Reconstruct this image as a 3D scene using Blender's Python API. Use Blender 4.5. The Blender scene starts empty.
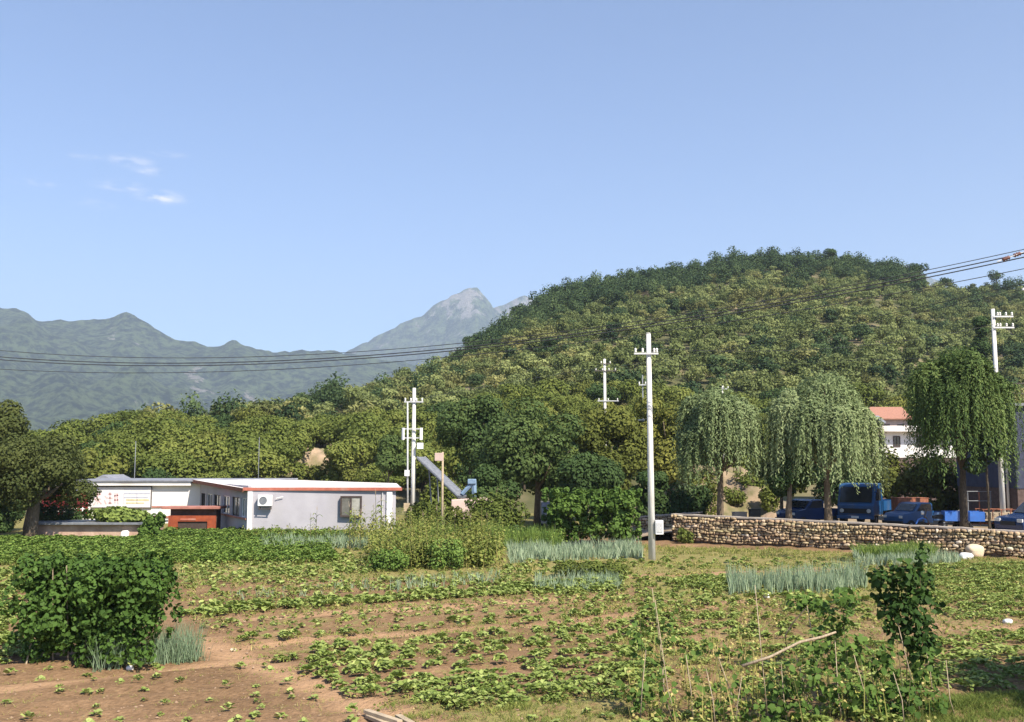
import bpy, math, random
import numpy as np
from mathutils import Vector, Matrix, noise

R = math.radians
rng = np.random.default_rng(7)
random.seed(7)
scene = bpy.context.scene
col = scene.collection

# ---------------------------------------------------------------- camera
CAMZ, HZ, FPX = 4.3, 465.0, 996.0
PITCH = math.atan((HZ - 361) / FPX)
cam_d = bpy.data.cameras.new("camera")
cam_d.sensor_width = 36.0
cam_d.lens = FPX / 1024 * 36
cam_d.clip_end = 30000
cam = bpy.data.objects.new("camera", cam_d)
col.objects.link(cam)
cam.location = (0, 0, CAMZ)
cam.rotation_euler = (R(90) + PITCH, 0, 0)
scene.camera = cam

# ---------------------------------------------------------------- light
SUN_DIR = Vector((0.54, -0.72, 0.0)).normalized() * math.cos(R(45)) + Vector((0, 0, math.sin(R(45))))
sun_d = bpy.data.lights.new("sun", 'SUN')
sun_d.energy = 5.0
sun_d.angle = R(0.5)
sun_d.color = (1.0, 0.91, 0.76)
sun = bpy.data.objects.new("sun", sun_d)
col.objects.link(sun)
sun.rotation_euler = SUN_DIR.to_track_quat('Z', 'Y').to_euler()

world = bpy.data.worlds.new("World")
scene.world = world
world.use_nodes = True
wn, wl = world.node_tree.nodes, world.node_tree.links
wn.clear()
w_out = wn.new('ShaderNodeOutputWorld')
w_bg = wn.new('ShaderNodeBackground')
w_bg.inputs['Strength'].default_value = 0.088
w_sky = wn.new('ShaderNodeTexSky')
w_sky.sky_type = 'NISHITA'
w_sky.sun_disc = False
w_sky.sun_elevation = R(45)
w_sky.sun_rotation = math.atan2(SUN_DIR.x, SUN_DIR.y)
w_sky.altitude = 300
w_sky.air_density = 1.0
w_sky.dust_density = 0.9
w_sky.ozone_density = 2.2
wl.new(w_bg.outputs[0], w_out.inputs[0])

def pix_dir(px, py):
    dx, dy = (px - 512) / FPX, (361 - py) / FPX
    return Vector((dx, math.cos(PITCH) - dy * math.sin(PITCH), math.sin(PITCH) + dy * math.cos(PITCH)))

def W(px, py, Y):
    d = pix_dir(px, py)
    k = Y / d.y
    return Vector((d.x * k, Y, CAMZ + d.z * k))

def G(px, py, z=0.0):
    d = pix_dir(px, py)
    k = (z - CAMZ) / d.z
    return Vector((d.x * k, d.y * k, z))

# a few thin high clouds, low in the sky to the left
w_tc = wn.new('ShaderNodeTexCoord')
w_cloudn = wn.new('ShaderNodeTexNoise')
w_cloudn.inputs['Scale'].default_value = 55
w_cloudn.inputs['Detail'].default_value = 5
w_map = wn.new('ShaderNodeMapping')
w_map.inputs['Scale'].default_value = (1, 1, 3.2)
wl.new(w_tc.outputs['Generated'], w_map.inputs['Vector'])
wl.new(w_map.outputs[0], w_cloudn.inputs['Vector'])
acc = None
for (px, py, wpx, hpx, s) in [(130, 161, 20, 6, .8), (148, 171, 14, 5, .75), (121, 186, 24, 5, .95),
                              (162, 197, 22, 6.5, 1.3), (86, 157, 15, 3, .7), (35, 183, 20, 3, .5), (168, 154, 18, 3, .45), (95, 204, 18, 5, .3)]:
    c = pix_dir(px, py).normalized()
    sub = wn.new('ShaderNodeVectorMath'); sub.operation = 'SUBTRACT'
    sub.inputs[1].default_value = c
    wl.new(w_tc.outputs['Generated'], sub.inputs[0])
    mul = wn.new('ShaderNodeVectorMath'); mul.operation = 'MULTIPLY'
    mul.inputs[1].default_value = (FPX / wpx, 0, FPX / hpx)
    wl.new(sub.outputs[0], mul.inputs[0])
    ln = wn.new('ShaderNodeVectorMath'); ln.operation = 'LENGTH'
    wl.new(mul.outputs[0], ln.inputs[0])
    mr = wn.new('ShaderNodeMapRange')
    mr.interpolation_type = 'SMOOTHSTEP'
    mr.inputs['From Min'].default_value = 1.3
    mr.inputs['From Max'].default_value = 0.1
    mr.inputs['To Max'].default_value = s
    wl.new(ln.outputs['Value'], mr.inputs['Value'])
    if acc is None:
        acc = mr.outputs[0]
    else:
        mx = wn.new('ShaderNodeMath'); mx.operation = 'MAXIMUM'
        wl.new(acc, mx.inputs[0]); wl.new(mr.outputs[0], mx.inputs[1]); acc = mx.outputs[0]
cr = wn.new('ShaderNodeMapRange')
cr.inputs['From Min'].default_value = 0.40
cr.inputs['From Max'].default_value = 0.66
wl.new(w_cloudn.outputs['Fac'], cr.inputs['Value'])
cm = wn.new('ShaderNodeMath'); cm.operation = 'MULTIPLY'
wl.new(acc, cm.inputs[0]); wl.new(cr.outputs[0], cm.inputs[1])
cm2 = wn.new('ShaderNodeMath'); cm2.operation = 'MULTIPLY'; cm2.inputs[1].default_value = 0.62
wl.new(cm.outputs[0], cm2.inputs[0])
cmix = wn.new('ShaderNodeMixRGB')
cmix.inputs['Color2'].default_value = (8.2, 7.7, 7.6, 1)
wl.new(cm2.outputs[0], cmix.inputs['Fac'])
tintn = wn.new('ShaderNodeMixRGB'); tintn.blend_type = 'MULTIPLY'; tintn.inputs['Fac'].default_value = 1
tintn.inputs['Color2'].default_value = (0.91, 1.0, 1.17, 1)
wl.new(w_sky.outputs[0], tintn.inputs['Color1'])
wl.new(tintn.outputs[0], cmix.inputs['Color1'])
wl.new(cmix.outputs[0], w_bg.inputs['Color'])

scene.view_settings.view_transform = 'Standard'
scene.view_settings.look = 'None'
scene.view_settings.gamma = 1
scene.view_settings.exposure = 0.90
scene.render.engine = 'CYCLES'
scene.cycles.use_denoising = True
scene.cycles.max_bounces = 5
scene.cycles.diffuse_bounces = 3
scene.cycles.glossy_bounces = 2
scene.cycles.transmission_bounces = 3
scene.cycles.volume_bounces = 1
scene.cycles.transparent_max_bounces = 8

# ---------------------------------------------------------------- helpers
def tag(o, label=None, cat=None, group=None, kind=None):
    if label: o['label'] = label
    if cat: o['category'] = cat
    if group: o['group'] = group
    if kind: o['kind'] = kind
    return o

def empty(name, loc=(0, 0, 0), rz=0.0):
    o = bpy.data.objects.new(name, None)
    o.empty_display_size = 0.3
    o.location = loc
    o.rotation_euler = (0, 0, rz)
    col.objects.link(o)
    return o

def chain_loc(p):
    v = Vector((0, 0, 0))
    while p is not None:
        v += Vector(p.location)
        p = p.parent
    return v

class MB:
    def __init__(s, M=None):
        s.v, s.f, s.M = [], [], M or Matrix.Identity(4)
    def add(s, vs, fs):
        n = len(s.v)
        s.v += [tuple(s.M @ Vector(p)) for p in vs]
        s.f += [tuple(n + i for i in f) for f in fs]
        return s
    def box(s, x0, x1, y0, y1, z0, z1):
        return s.add([(x0, y0, z0), (x1, y0, z0), (x1, y1, z0), (x0, y1, z0), (x0, y0, z1), (x1, y0, z1), (x1, y1, z1), (x0, y1, z1)],
                     [(0, 3, 2, 1), (4, 5, 6, 7), (0, 1, 5, 4), (1, 2, 6, 5), (2, 3, 7, 6), (3, 0, 4, 7)])
    def prism(s, poly, z0, z1):
        n = len(poly)
        zz0 = z0 if hasattr(z0, '__len__') else [z0] * n
        zz1 = z1 if hasattr(z1, '__len__') else [z1] * n
        vs = [(p[0], p[1], zz0[i]) for i, p in enumerate(poly)] + [(p[0], p[1], zz1[i]) for i, p in enumerate(poly)]
        fs = [tuple(reversed(range(n))), tuple(range(n, 2 * n))] + [(i, (i + 1) % n, n + (i + 1) % n, n + i) for i in range(n)]
        return s.add(vs, fs)
    def profile(s, prof, x0, x1):          # closed polygon in (y, z), extruded along x
        n = len(prof)
        vs = [(x0, p[0], p[1]) for p in prof] + [(x1, p[0], p[1]) for p in prof]
        fs = [tuple(range(n)), tuple(reversed(range(n, 2 * n)))] + [(i, n + i, n + (i + 1) % n, (i + 1) % n) for i in range(n)]
        return s.add(vs, fs)
    def tube(s, pts, rad, seg=8, cap=True):
        pts = [Vector(p) for p in pts]
        rad = rad if hasattr(rad, '__len__') else [rad] * len(pts)
        vs, fs = [], []
        up = Vector((0, 0, 1))
        for i, p in enumerate(pts):
            a = pts[max(0, i - 1)]; b = pts[min(len(pts) - 1, i + 1)]
            t = (b - a).normalized()
            u = t.cross(up)
            if u.length < 1e-3: u = t.cross(Vector((0, 1, 0)))
            u.normalize(); w = t.cross(u)
            for k in range(seg):
                an = 2 * math.pi * k / seg
                vs.append(tuple(p + (u * math.cos(an) + w * math.sin(an)) * rad[i]))
        for i in range(len(pts) - 1):
            for k in range(seg):
                fs.append((i * seg + k, i * seg + (k + 1) % seg, (i + 1) * seg + (k + 1) % seg, (i + 1) * seg + k))
        if cap:
            fs.append(tuple(range(seg - 1, -1, -1)))
            fs.append(tuple(range((len(pts) - 1) * seg, len(pts) * seg)))
        return s.add(vs, fs)
    def disc_stack(s, c, rs, zs, seg=10):     # lathe about z
        vs, fs = [], []
        for r_, z_ in zip(rs, zs):
            for k in range(seg):
                a = 2 * math.pi * k / seg
                vs.append((c[0] + r_ * math.cos(a), c[1] + r_ * math.sin(a), c[2] + z_))
        for i in range(len(rs) - 1):
            for k in range(seg):
                fs.append((i * seg + k, i * seg + (k + 1) % seg, (i + 1) * seg + (k + 1) % seg, (i + 1) * seg + k))
        fs.append(tuple(range(seg - 1, -1, -1)))
        fs.append(tuple(range((len(rs) - 1) * seg, len(rs) * seg)))
        return s.add(vs, fs)
    def build(s, name, mat, parent=None, smooth=False, bevel=0.0):
        o0 = chain_loc(parent)
        me = bpy.data.meshes.new(name)
        me.from_pydata([(p[0] - o0.x, p[1] - o0.y, p[2] - o0.z) for p in s.v], [], s.f)
        me.materials.append(mat)
        if smooth:
            me.polygons.foreach_set('use_smooth', [True] * len(me.polygons))
        me.update()
        ob = bpy.data.objects.new(name, me)
        col.objects.link(ob)
        ob.parent = parent
        if bevel:
            b = ob.modifiers.new('bevel', 'BEVEL'); b.width = bevel; b.segments = 2; b.limit_method = 'ANGLE'
        return ob

def np_mesh(name, V, F, mat, parent=None, attrs=None, smooth=False, link=True, mats=None, midx=None):
    V = np.asarray(V, dtype=np.float32); F = np.asarray(F, dtype=np.int32)
    me = bpy.data.meshes.new(name)
    k = F.shape[1]
    me.vertices.add(len(V)); me.vertices.foreach_set('co', V.ravel())
    me.loops.add(F.size); me.loops.foreach_set('vertex_index', F.ravel())
    me.polygons.add(len(F))
    me.polygons.foreach_set('loop_start', np.arange(0, F.size, k, dtype=np.int32))
    if mats is None:
        me.materials.append(mat)
    else:
        for m_ in mats: me.materials.append(m_)
        me.polygons.foreach_set('material_index', np.asarray(midx, dtype=np.int32))
    if smooth:
        me.polygons.foreach_set('use_smooth', np.ones(len(F), dtype=bool))
    for an, av in (attrs or {}).items():
        a = me.attributes.new(an, 'FLOAT', 'POINT'); a.data.foreach_set('value', np.asarray(av, dtype=np.float32))
    me.update(calc_edges=True)
    if not link: return me
    ob = bpy.data.objects.new(name, me)
    col.objects.link(ob); ob.parent = parent
    return ob

# ---------------------------------------------------------------- materials
def new_mat(name):
    m = bpy.data.materials.new(name); m.use_nodes = True
    nt = m.node_tree
    return m, nt.nodes, nt.links, nt.nodes['Principled BSDF']

def surf(name, c1, c2=None, rough=0.8, scale=3.0, bump=0.0, bscale=None, metal=0.0, detail=6, coord='Object', stretch=None, spec=0.3, dirt=None):
    m, n, l, b = new_mat(name)
    b.inputs['Roughness'].default_value = rough
    b.inputs['Metallic'].default_value = metal
    b.inputs['Specular IOR Level'].default_value = spec
    c2 = c2 or tuple(x * 0.72 for x in c1)
    tc = n.new('ShaderNodeTexCoord')
    vec = tc.outputs[coord]
    if stretch:
        mp = n.new('ShaderNodeMapping'); mp.inputs['Scale'].default_value = stretch
        l.new(vec, mp.inputs['Vector']); vec = mp.outputs[0]
    no = n.new('ShaderNodeTexNoise'); no.inputs['Scale'].default_value = scale; no.inputs['Detail'].default_value = detail
    l.new(vec, no.inputs['Vector'])
    rp = n.new('ShaderNodeValToRGB')
    rp.color_ramp.elements[0].position = 0.34; rp.color_ramp.elements[0].color = (*c2, 1)
    rp.color_ramp.elements[1].position = 0.66; rp.color_ramp.elements[1].color = (*c1, 1)
    l.new(no.outputs['Fac'], rp.inputs['Fac'])
    out = rp.outputs[0]
    if dirt:
        n2 = n.new('ShaderNodeTexNoise'); n2.inputs['Scale'].default_value = scale * 0.4; n2.inputs['Detail'].default_value = 8
        mp2 = n.new('ShaderNodeMapping'); mp2.inputs['Scale'].default_value = (1, 1, .35); mp2.inputs['Location'].default_value = (5, 3, 2)
        l.new(tc.outputs[coord], mp2.inputs['Vector']); l.new(mp2.outputs[0], n2.inputs['Vector'])
        r2 = n.new('ShaderNodeMapRange'); r2.inputs['From Min'].default_value = .52; r2.inputs['From Max'].default_value = .75
        l.new(n2.outputs['Fac'], r2.inputs['Value'])
        mx = n.new('ShaderNodeMixRGB'); mx.inputs['Color2'].default_value = (*dirt, 1)
        l.new(r2.outputs[0], mx.inputs['Fac']); l.new(out, mx.inputs['Color1']); out = mx.outputs[0]
    l.new(out, b.inputs['Base Color'])
    if bump:
        nb = n.new('ShaderNodeTexNoise'); nb.inputs['Scale'].default_value = bscale or scale * 4; nb.inputs['Detail'].default_value = 6
        l.new(vec, nb.inputs['Vector'])
        bu = n.new('ShaderNodeBump'); bu.inputs['Strength'].default_value = bump; bu.inputs['Distance'].default_value = 0.05
        l.new(nb.outputs['Fac'], bu.inputs['Height']); l.new(bu.outputs[0], b.inputs['Normal'])
    return m

LEAF_GAIN = (1.08, 1.08, .92)
def leafmat(name, cols, rough=0.7, trans=0.18, spec=0.10):
    m, n, l, b = new_mat(name)
    at = n.new('ShaderNodeAttribute'); at.attribute_name = 'tint'
    rp = n.new('ShaderNodeValToRGB')
    el = rp.color_ramp.elements
    while len(el) < len(cols): el.new(0.5)
    for i, c in enumerate(cols):
        el[i].position = c[0]; el[i].color = (*[v * g_ for v, g_ in zip(c[1], LEAF_GAIN)], 1)
    oi = n.new('ShaderNodeObjectInfo')
    ad = n.new('ShaderNodeMath'); ad.operation = 'MULTIPLY_ADD'; ad.inputs[1].default_value = 0.24; ad.inputs[2].default_value = -0.12
    l.new(oi.outputs['Random'], ad.inputs[0])
    sm = n.new('ShaderNodeMath'); sm.operation = 'ADD'
    l.new(at.outputs['Fac'], sm.inputs[0]); l.new(ad.outputs[0], sm.inputs[1])
    l.new(sm.outputs[0], rp.inputs['Fac'])
    l.new(rp.outputs[0], b.inputs['Base Color'])
    b.inputs['Roughness'].default_value = rough
    b.inputs['Specular IOR Level'].default_value = spec
    tr = n.new('ShaderNodeBsdfTranslucent')
    l.new(rp.outputs[0], tr.inputs['Color'])
    mx = n.new('ShaderNodeMixShader'); mx.inputs['Fac'].default_value = trans
    l.new(b.outputs[0], mx.inputs[1]); l.new(tr.outputs[0], mx.inputs[2])
    l.new(mx.outputs[0], n['Material Output'].inputs['Surface'])
    return m

M = {}
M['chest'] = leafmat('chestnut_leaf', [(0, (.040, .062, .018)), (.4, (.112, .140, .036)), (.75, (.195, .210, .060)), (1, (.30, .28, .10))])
M['canopy'] = leafmat('sunlit_canopy_leaf', [(0, (.080, .105, .040)), (.4, (.165, .195, .082)), (.75, (.27, .295, .13)), (1, (.38, .385, .19))], trans=.25)  # leaf colours brightened to carry sunlight on the upper slope
M['ochrecanopy'] = leafmat('sunlit_ochre_leaf', [(0, (.09, .10, .040)), (.4, (.20, .205, .088)), (.75, (.33, .31, .14)), (1, (.44, .40, .20))], trans=.25)  # ochre copy, sunlight likewise put into the leaf colour
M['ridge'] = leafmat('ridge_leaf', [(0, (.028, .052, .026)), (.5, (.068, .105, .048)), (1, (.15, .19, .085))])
M['walnut'] = leafmat('walnut_leaf', [(0, (.028, .044, .016)), (.45, (.082, .096, .034)), (.8, (.18, .18, .062)), (1, (.31, .27, .11))])
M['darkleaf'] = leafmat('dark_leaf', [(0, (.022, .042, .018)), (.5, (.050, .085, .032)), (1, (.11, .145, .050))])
M['oliveleaf'] = leafmat('olive_leaf', [(0, (.045, .06, .017)), (.4, (.115, .130, .034)), (.75, (.21, .205, .055)), (1, (.33, .28, .09))])
M['willow'] = leafmat('willow_leaf', [(0, (.065, .10, .045)), (.5, (.165, .215, .11)), (1, (.31, .36, .21))], trans=.25)
M['willowdark'] = leafmat('willow_dark_leaf', [(0, (.03, .055, .02)), (.5, (.075, .12, .04)), (1, (.18, .23, .085))], trans=.2)
M['bean'] = leafmat('bean_leaf', [(0, (.028, .06, .016)), (.5, (.08, .145, .034)), (.9, (.20, .28, .08)), (1, (.30, .36, .11))], rough=.6)
M['vine'] = leafmat('vine_leaf', [(0, (.05, .095, .022)), (.5, (.12, .19, .048)), (.88, (.23, .30, .09)), (.93, (.36, .34, .11)), (1, (.42, .38, .13))], rough=.6)
M['crop'] = leafmat('crop_leaf', [(0, (.085, .13, .030)), (.5, (.20, .255, .075)), (1, (.37, .41, .17))], rough=.5)
M['carrot'] = leafmat('carrot_leaf', [(0, (.06, .12, .028)), (.5, (.14, .21, .05)), (1, (.27, .33, .10))])
M['onion'] = leafmat('onion_leaf', [(0, (.12, .18, .115)), (.5, (.22, .29, .215)), (1, (.38, .44, .34))], rough=.5)
M['weed'] = leafmat('weed_leaf', [(0, (.08, .12, .03)), (.45, (.17, .20, .055)), (.75, (.27, .26, .09)), (1, (.50, .40, .20))])
M['bark'] = surf('bark', (.22, .17, .12), (.10, .075, .05), rough=.95, scale=9, bump=.6, stretch=(3, 3, .6))
M['barkdark'] = surf('dark_bark', (.11, .085, .06), (.05, .04, .03), rough=.95, scale=9, bump=.6, stretch=(3, 3, .6))
M['stem'] = surf('stem', (.13, .14, .06), (.09, .08, .04), rough=.8, scale=10)
M['stick'] = surf('stick', (.42, .34, .24), (.26, .20, .13), rough=.85, scale=12, stretch=(4, 4, 1))
M['concrete'] = surf('pole_concrete', (.74, .72, .68), (.60, .58, .54), rough=.85, scale=3, bump=.15, stretch=(2, 2, .5), dirt=(.46, .43, .38))
M['galv'] = surf('galvanised', (.62, .62, .62), (.45, .45, .45), rough=.5, scale=14, metal=.3)
M['darkiron'] = surf('dark_iron', (.10, .085, .08), rough=.7, scale=14)
M['porcelain'] = surf('porcelain', (.8, .78, .74), rough=.25, scale=14, spec=.5)
M['brownporc'] = surf('brown_porcelain', (.16, .07, .05), rough=.3, scale=14, spec=.5)
M['wire'] = surf('wire', (.045, .045, .05), rough=.6, scale=5)
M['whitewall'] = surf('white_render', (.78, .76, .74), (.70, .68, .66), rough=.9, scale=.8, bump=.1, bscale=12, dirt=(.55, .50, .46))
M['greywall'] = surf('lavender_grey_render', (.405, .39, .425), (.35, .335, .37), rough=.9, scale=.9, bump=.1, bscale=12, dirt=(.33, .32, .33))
M['trimred'] = surf('red_trim', (.42, .19, .155), (.30, .13, .10), rough=.75, scale=3)
M['fascia'] = surf('orange_fascia', (.45, .15, .10), (.34, .10, .07), rough=.7, scale=2.5, dirt=(.4, .25, .2))
M['orange'] = surf('orange_board', (.32, .075, .03), (.20, .045, .022), rough=.65, scale=3)
M['roofwhite'] = surf('white_roof_sheet', (.76, .73, .70), (.64, .60, .58), rough=.7, scale=1.2, dirt=(.48, .42, .38))
M['roofgrey'] = surf('grey_roof', (.26, .27, .31), (.18, .19, .23), rough=.75, scale=3)
M['glass'] = surf('window_glass', (.035, .04, .045), (.02, .022, .025), rough=.08, scale=1, spec=.7)
M['paleglass'] = surf('curtained_glass', (.38, .37, .33), (.25, .25, .22), rough=.2, scale=4, spec=.6)
M['dimglass'] = surf('dusty_glass', (.16, .155, .14), (.10, .10, .09), rough=.15, scale=3, spec=.6)
M['frame'] = surf('dark_frame', (.07, .05, .045), rough=.6, scale=6)
M['whitepaint'] = surf('white_paint', (.80, .80, .80), (.74, .73, .72), rough=.5, scale=5)
M['blackplastic'] = surf('black_plastic', (.03, .03, .032), rough=.6, scale=5)
M['rubber'] = surf('rubber', (.025, .025, .026), rough=.85, scale=8)
M['truckblue'] = surf('truck_blue_shaded_paint', (.013, .085, .24), (.010, .065, .18), rough=.35, scale=2, spec=.5, dirt=(.10, .12, .16))  # blue darkened so the paint carries the willows' shade
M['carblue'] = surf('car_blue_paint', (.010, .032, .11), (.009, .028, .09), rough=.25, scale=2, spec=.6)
M['trikeblue'] = surf('tricycle_blue_paint', (.05, .17, .55), (.05, .14, .44), rough=.5, scale=4, dirt=(.2, .22, .28))
M['rustorange'] = surf('rusty_orange', (.35, .13, .07), (.2, .08, .05), rough=.8, scale=7)
M['tan'] = surf('tan_board', (.45, .36, .25), (.33, .26, .18), rough=.85, scale=5)
M['lamp'] = surf('headlamp_glass', (.75, .75, .72), rough=.15, scale=5, spec=.7)
M['steel'] = surf('steel', (.20, .21, .23), (.14, .15, .17), rough=.5, scale=5)
M['paleblue'] = surf('pale_blue_paint', (.20, .29, .40), (.15, .22, .32), rough=.5, scale=5)
M['slate'] = surf('shaded_blue_wall', (.055, .062, .10), (.04, .046, .075), rough=.9, scale=2)  # dark wall colour stands in for shade on the right-edge building
M['brickdim'] = surf('dim_brick', (.12, .085, .075), (.08, .055, .05), rough=.9, scale=6)
M['clayroof'] = surf('clay_roof', (.38, .19, .135), (.28, .14, .10), rough=.85, scale=4, stretch=(1, 4, 1))
M['pinkwall'] = surf('pink_render', (.55, .42, .37), (.45, .34, .30), rough=.9, scale=2)
M['beigewall'] = surf('beige_adobe', (.50, .36, .28), (.38, .25, .19), rough=.95, scale=2, bump=.4, dirt=(.26, .17, .13))
M['pumpkin'] = surf('plastic_sack', (.8, .79, .78), (.7, .69, .69), rough=.4, scale=6, bump=.4)
M['stone'] = None

# stone of the dry wall: colour varies per stone through the 'tint' attribute
m, n, l, b = new_mat('field_stone')
at = n.new('ShaderNodeAttribute'); at.attribute_name = 'tint'
rp = n.new('ShaderNodeValToRGB'); el = rp.color_ramp.elements
for _ in range(3): el.new(.5)
for i, (p, c) in enumerate([(0, (.15, .11, .065)), (.3, (.32, .235, .135)), (.6, (.46, .34, .20)), (.85, (.58, .45, .28)), (1, (.72, .62, .46))]):
    el[i].position = p; el[i].color = (*c, 1)
l.new(at.outputs['Fac'], rp.inputs['Fac'])
no = n.new('ShaderNodeTexNoise'); no.inputs['Scale'].default_value = 9; no.inputs['Detail'].default_value = 8
mx = n.new('ShaderNodeMixRGB'); mx.blend_type = 'MULTIPLY'; mx.inputs['Fac'].default_value = .55
l.new(rp.outputs[0], mx.inputs['Color1']); l.new(no.outputs['Color'], mx.inputs['Color2'])
gm = n.new('ShaderNodeMixRGB'); gm.inputs['Fac'].default_value = .35
l.new(mx.outputs[0], gm.inputs['Color1']); l.new(rp.outputs[0], gm.inputs['Color2'])
l.new(gm.outputs[0], b.inputs['Base Color']); b.inputs['Roughness'].default_value = .9
bu = n.new('ShaderNodeBump'); bu.inputs['Strength'].default_value = .6; bu.inputs['Distance'].default_value = .03
l.new(no.outputs['Fac'], bu.inputs['Height']); l.new(bu.outputs[0], b.inputs['Normal'])
M['stone'] = m
M['mortar'] = surf('dark_mortar', (.13, .10, .075), (.08, .06, .045), rough=1, scale=5, bump=.5)
M['coping'] = surf('concrete_coping', (.40, .35, .30), (.28, .24, .21), rough=.9, scale=2.5, bump=.3)

# soil
def soil_mat():
    m, n, l, b = new_mat('soil')
    tc = n.new('ShaderNodeTexCoord')
    n1 = n.new('ShaderNodeTexNoise'); n1.inputs['Scale'].default_value = .22; n1.inputs['Detail'].default_value = 9; n1.inputs['Roughness'].default_value = .62
    n2 = n.new('ShaderNodeTexNoise'); n2.inputs['Scale'].default_value = 7; n2.inputs['Detail'].default_value = 8; n2.inputs['Roughness'].default_value = .7
    for q in (n1, n2): l.new(tc.outputs['Object'], q.inputs['Vector'])
    r1 = n.new('ShaderNodeValToRGB')
    r1.color_ramp.elements[0].position = .35; r1.color_ramp.elements[0].color = (.165, .103, .056, 1)
    r1.color_ramp.elements[1].position = .65; r1.color_ramp.elements[1].color = (.27, .170, .096, 1)
    l.new(n1.outputs['Fac'], r1.inputs['Fac'])
    r2 = n.new('ShaderNodeValToRGB')
    r2.color_ramp.elements[0].position = .3; r2.color_ramp.elements[0].color = (.62, .60, .58, 1)
    r2.color_ramp.elements[1].position = .7; r2.color_ramp.elements[1].color = (1.2, 1.2, 1.2, 1)
    l.new(n2.outputs['Fac'], r2.inputs['Fac'])
    mu = n.new('ShaderNodeMixRGB'); mu.blend_type = 'MULTIPLY'; mu.inputs['Fac'].default_value = 1
    l.new(r1.outputs[0], mu.inputs['Color1']); l.new(r2.outputs[0], mu.inputs['Color2'])
    ap = n.new('ShaderNodeAttribute'); ap.attribute_name = 'path'
    mp = n.new('ShaderNodeMixRGB'); mp.inputs['Color2'].default_value = (.385, .24, .14, 1)
    pf = n.new('ShaderNodeMath'); pf.operation = 'MULTIPLY'; pf.inputs[1].default_value = .75
    l.new(ap.outputs['Fac'], pf.inputs[0]); l.new(pf.outputs[0], mp.inputs['Fac']); l.new(mu.outputs[0], mp.inputs['Color1'])
    # ground cover of dry and green small weeds
    aw = n.new('ShaderNodeAttribute'); aw.attribute_name = 'weed'
    n3 = n.new('ShaderNodeTexNoise'); n3.inputs['Scale'].default_value = 2.4; n3.inputs['Detail'].default_value = 10; n3.inputs['Roughness'].default_value = .75
    l.new(tc.outputs['Object'], n3.inputs['Vector'])
    ad = n.new('ShaderNodeMath'); ad.operation = 'ADD'; l.new(n3.outputs['Fac'], ad.inputs[0])
    wm = n.new('ShaderNodeMath'); wm.operation = 'MULTIPLY_ADD'; wm.inputs[1].default_value = .45; wm.inputs[2].default_value = -.17
    l.new(aw.outputs['Fac'], wm.inputs[0]); l.new(wm.outputs[0], ad.inputs[1])
    rr = n.new('ShaderNodeMapRange'); rr.inputs['From Min'].default_value = .5; rr.inputs['From Max'].default_value = .62; rr.inputs['To Max'].default_value = .75
    l.new(ad.outputs[0], rr.inputs['Value'])
    gc = n.new('ShaderNodeValToRGB'); gc.color_ramp.elements[0].color = (.13, .145, .04, 1); gc.color_ramp.elements[1].color = (.29, .26, .10, 1)
    l.new(n2.outputs['Fac'], gc.inputs['Fac'])
    mg = n.new('ShaderNodeMixRGB'); l.new(rr.outputs[0], mg.inputs['Fac']); l.new(mp.outputs[0], mg.inputs['Color1']); l.new(gc.outputs[0], mg.inputs['Color2'])
    l.new(mg.outputs[0], b.inputs['Base Color'])
    b.inputs['Roughness'].default_value = 1; b.inputs['Specular IOR Level'].default_value = .1
    n4 = n.new('ShaderNodeTexNoise'); n4.inputs['Scale'].default_value = 12; n4.inputs['Detail'].default_value = 9
    l.new(tc.outputs['Object'], n4.inputs['Vector'])
    bu = n.new('ShaderNodeBump'); bu.inputs['Strength'].default_value = .9; bu.inputs['Distance'].default_value = .06
    l.new(n4.outputs['Fac'], bu.inputs['Height']); l.new(bu.outputs[0], b.inputs['Normal'])
    return m
M['soil'] = soil_mat()
M['banksoil'] = surf('bank_soil', (.36, .255, .18), (.13, .12, .055), rough=1, scale=.75, bump=1, bscale=4, dirt=(.10, .12, .04))
M['terrace'] = surf('terrace_soil', (.38, .27, .19), (.20, .17, .09), rough=1, scale=.8, bump=.8, bscale=4, dirt=(.14, .15, .06))
M['hillground'] = surf('hill_ground', (.12, .115, .05), (.05, .055, .022), rough=1, scale=.12, bump=1, bscale=1.5, detail=10, dirt=(.36, .27, .18))  # base colour darkened for the shaded gaps between tree crowns

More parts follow.
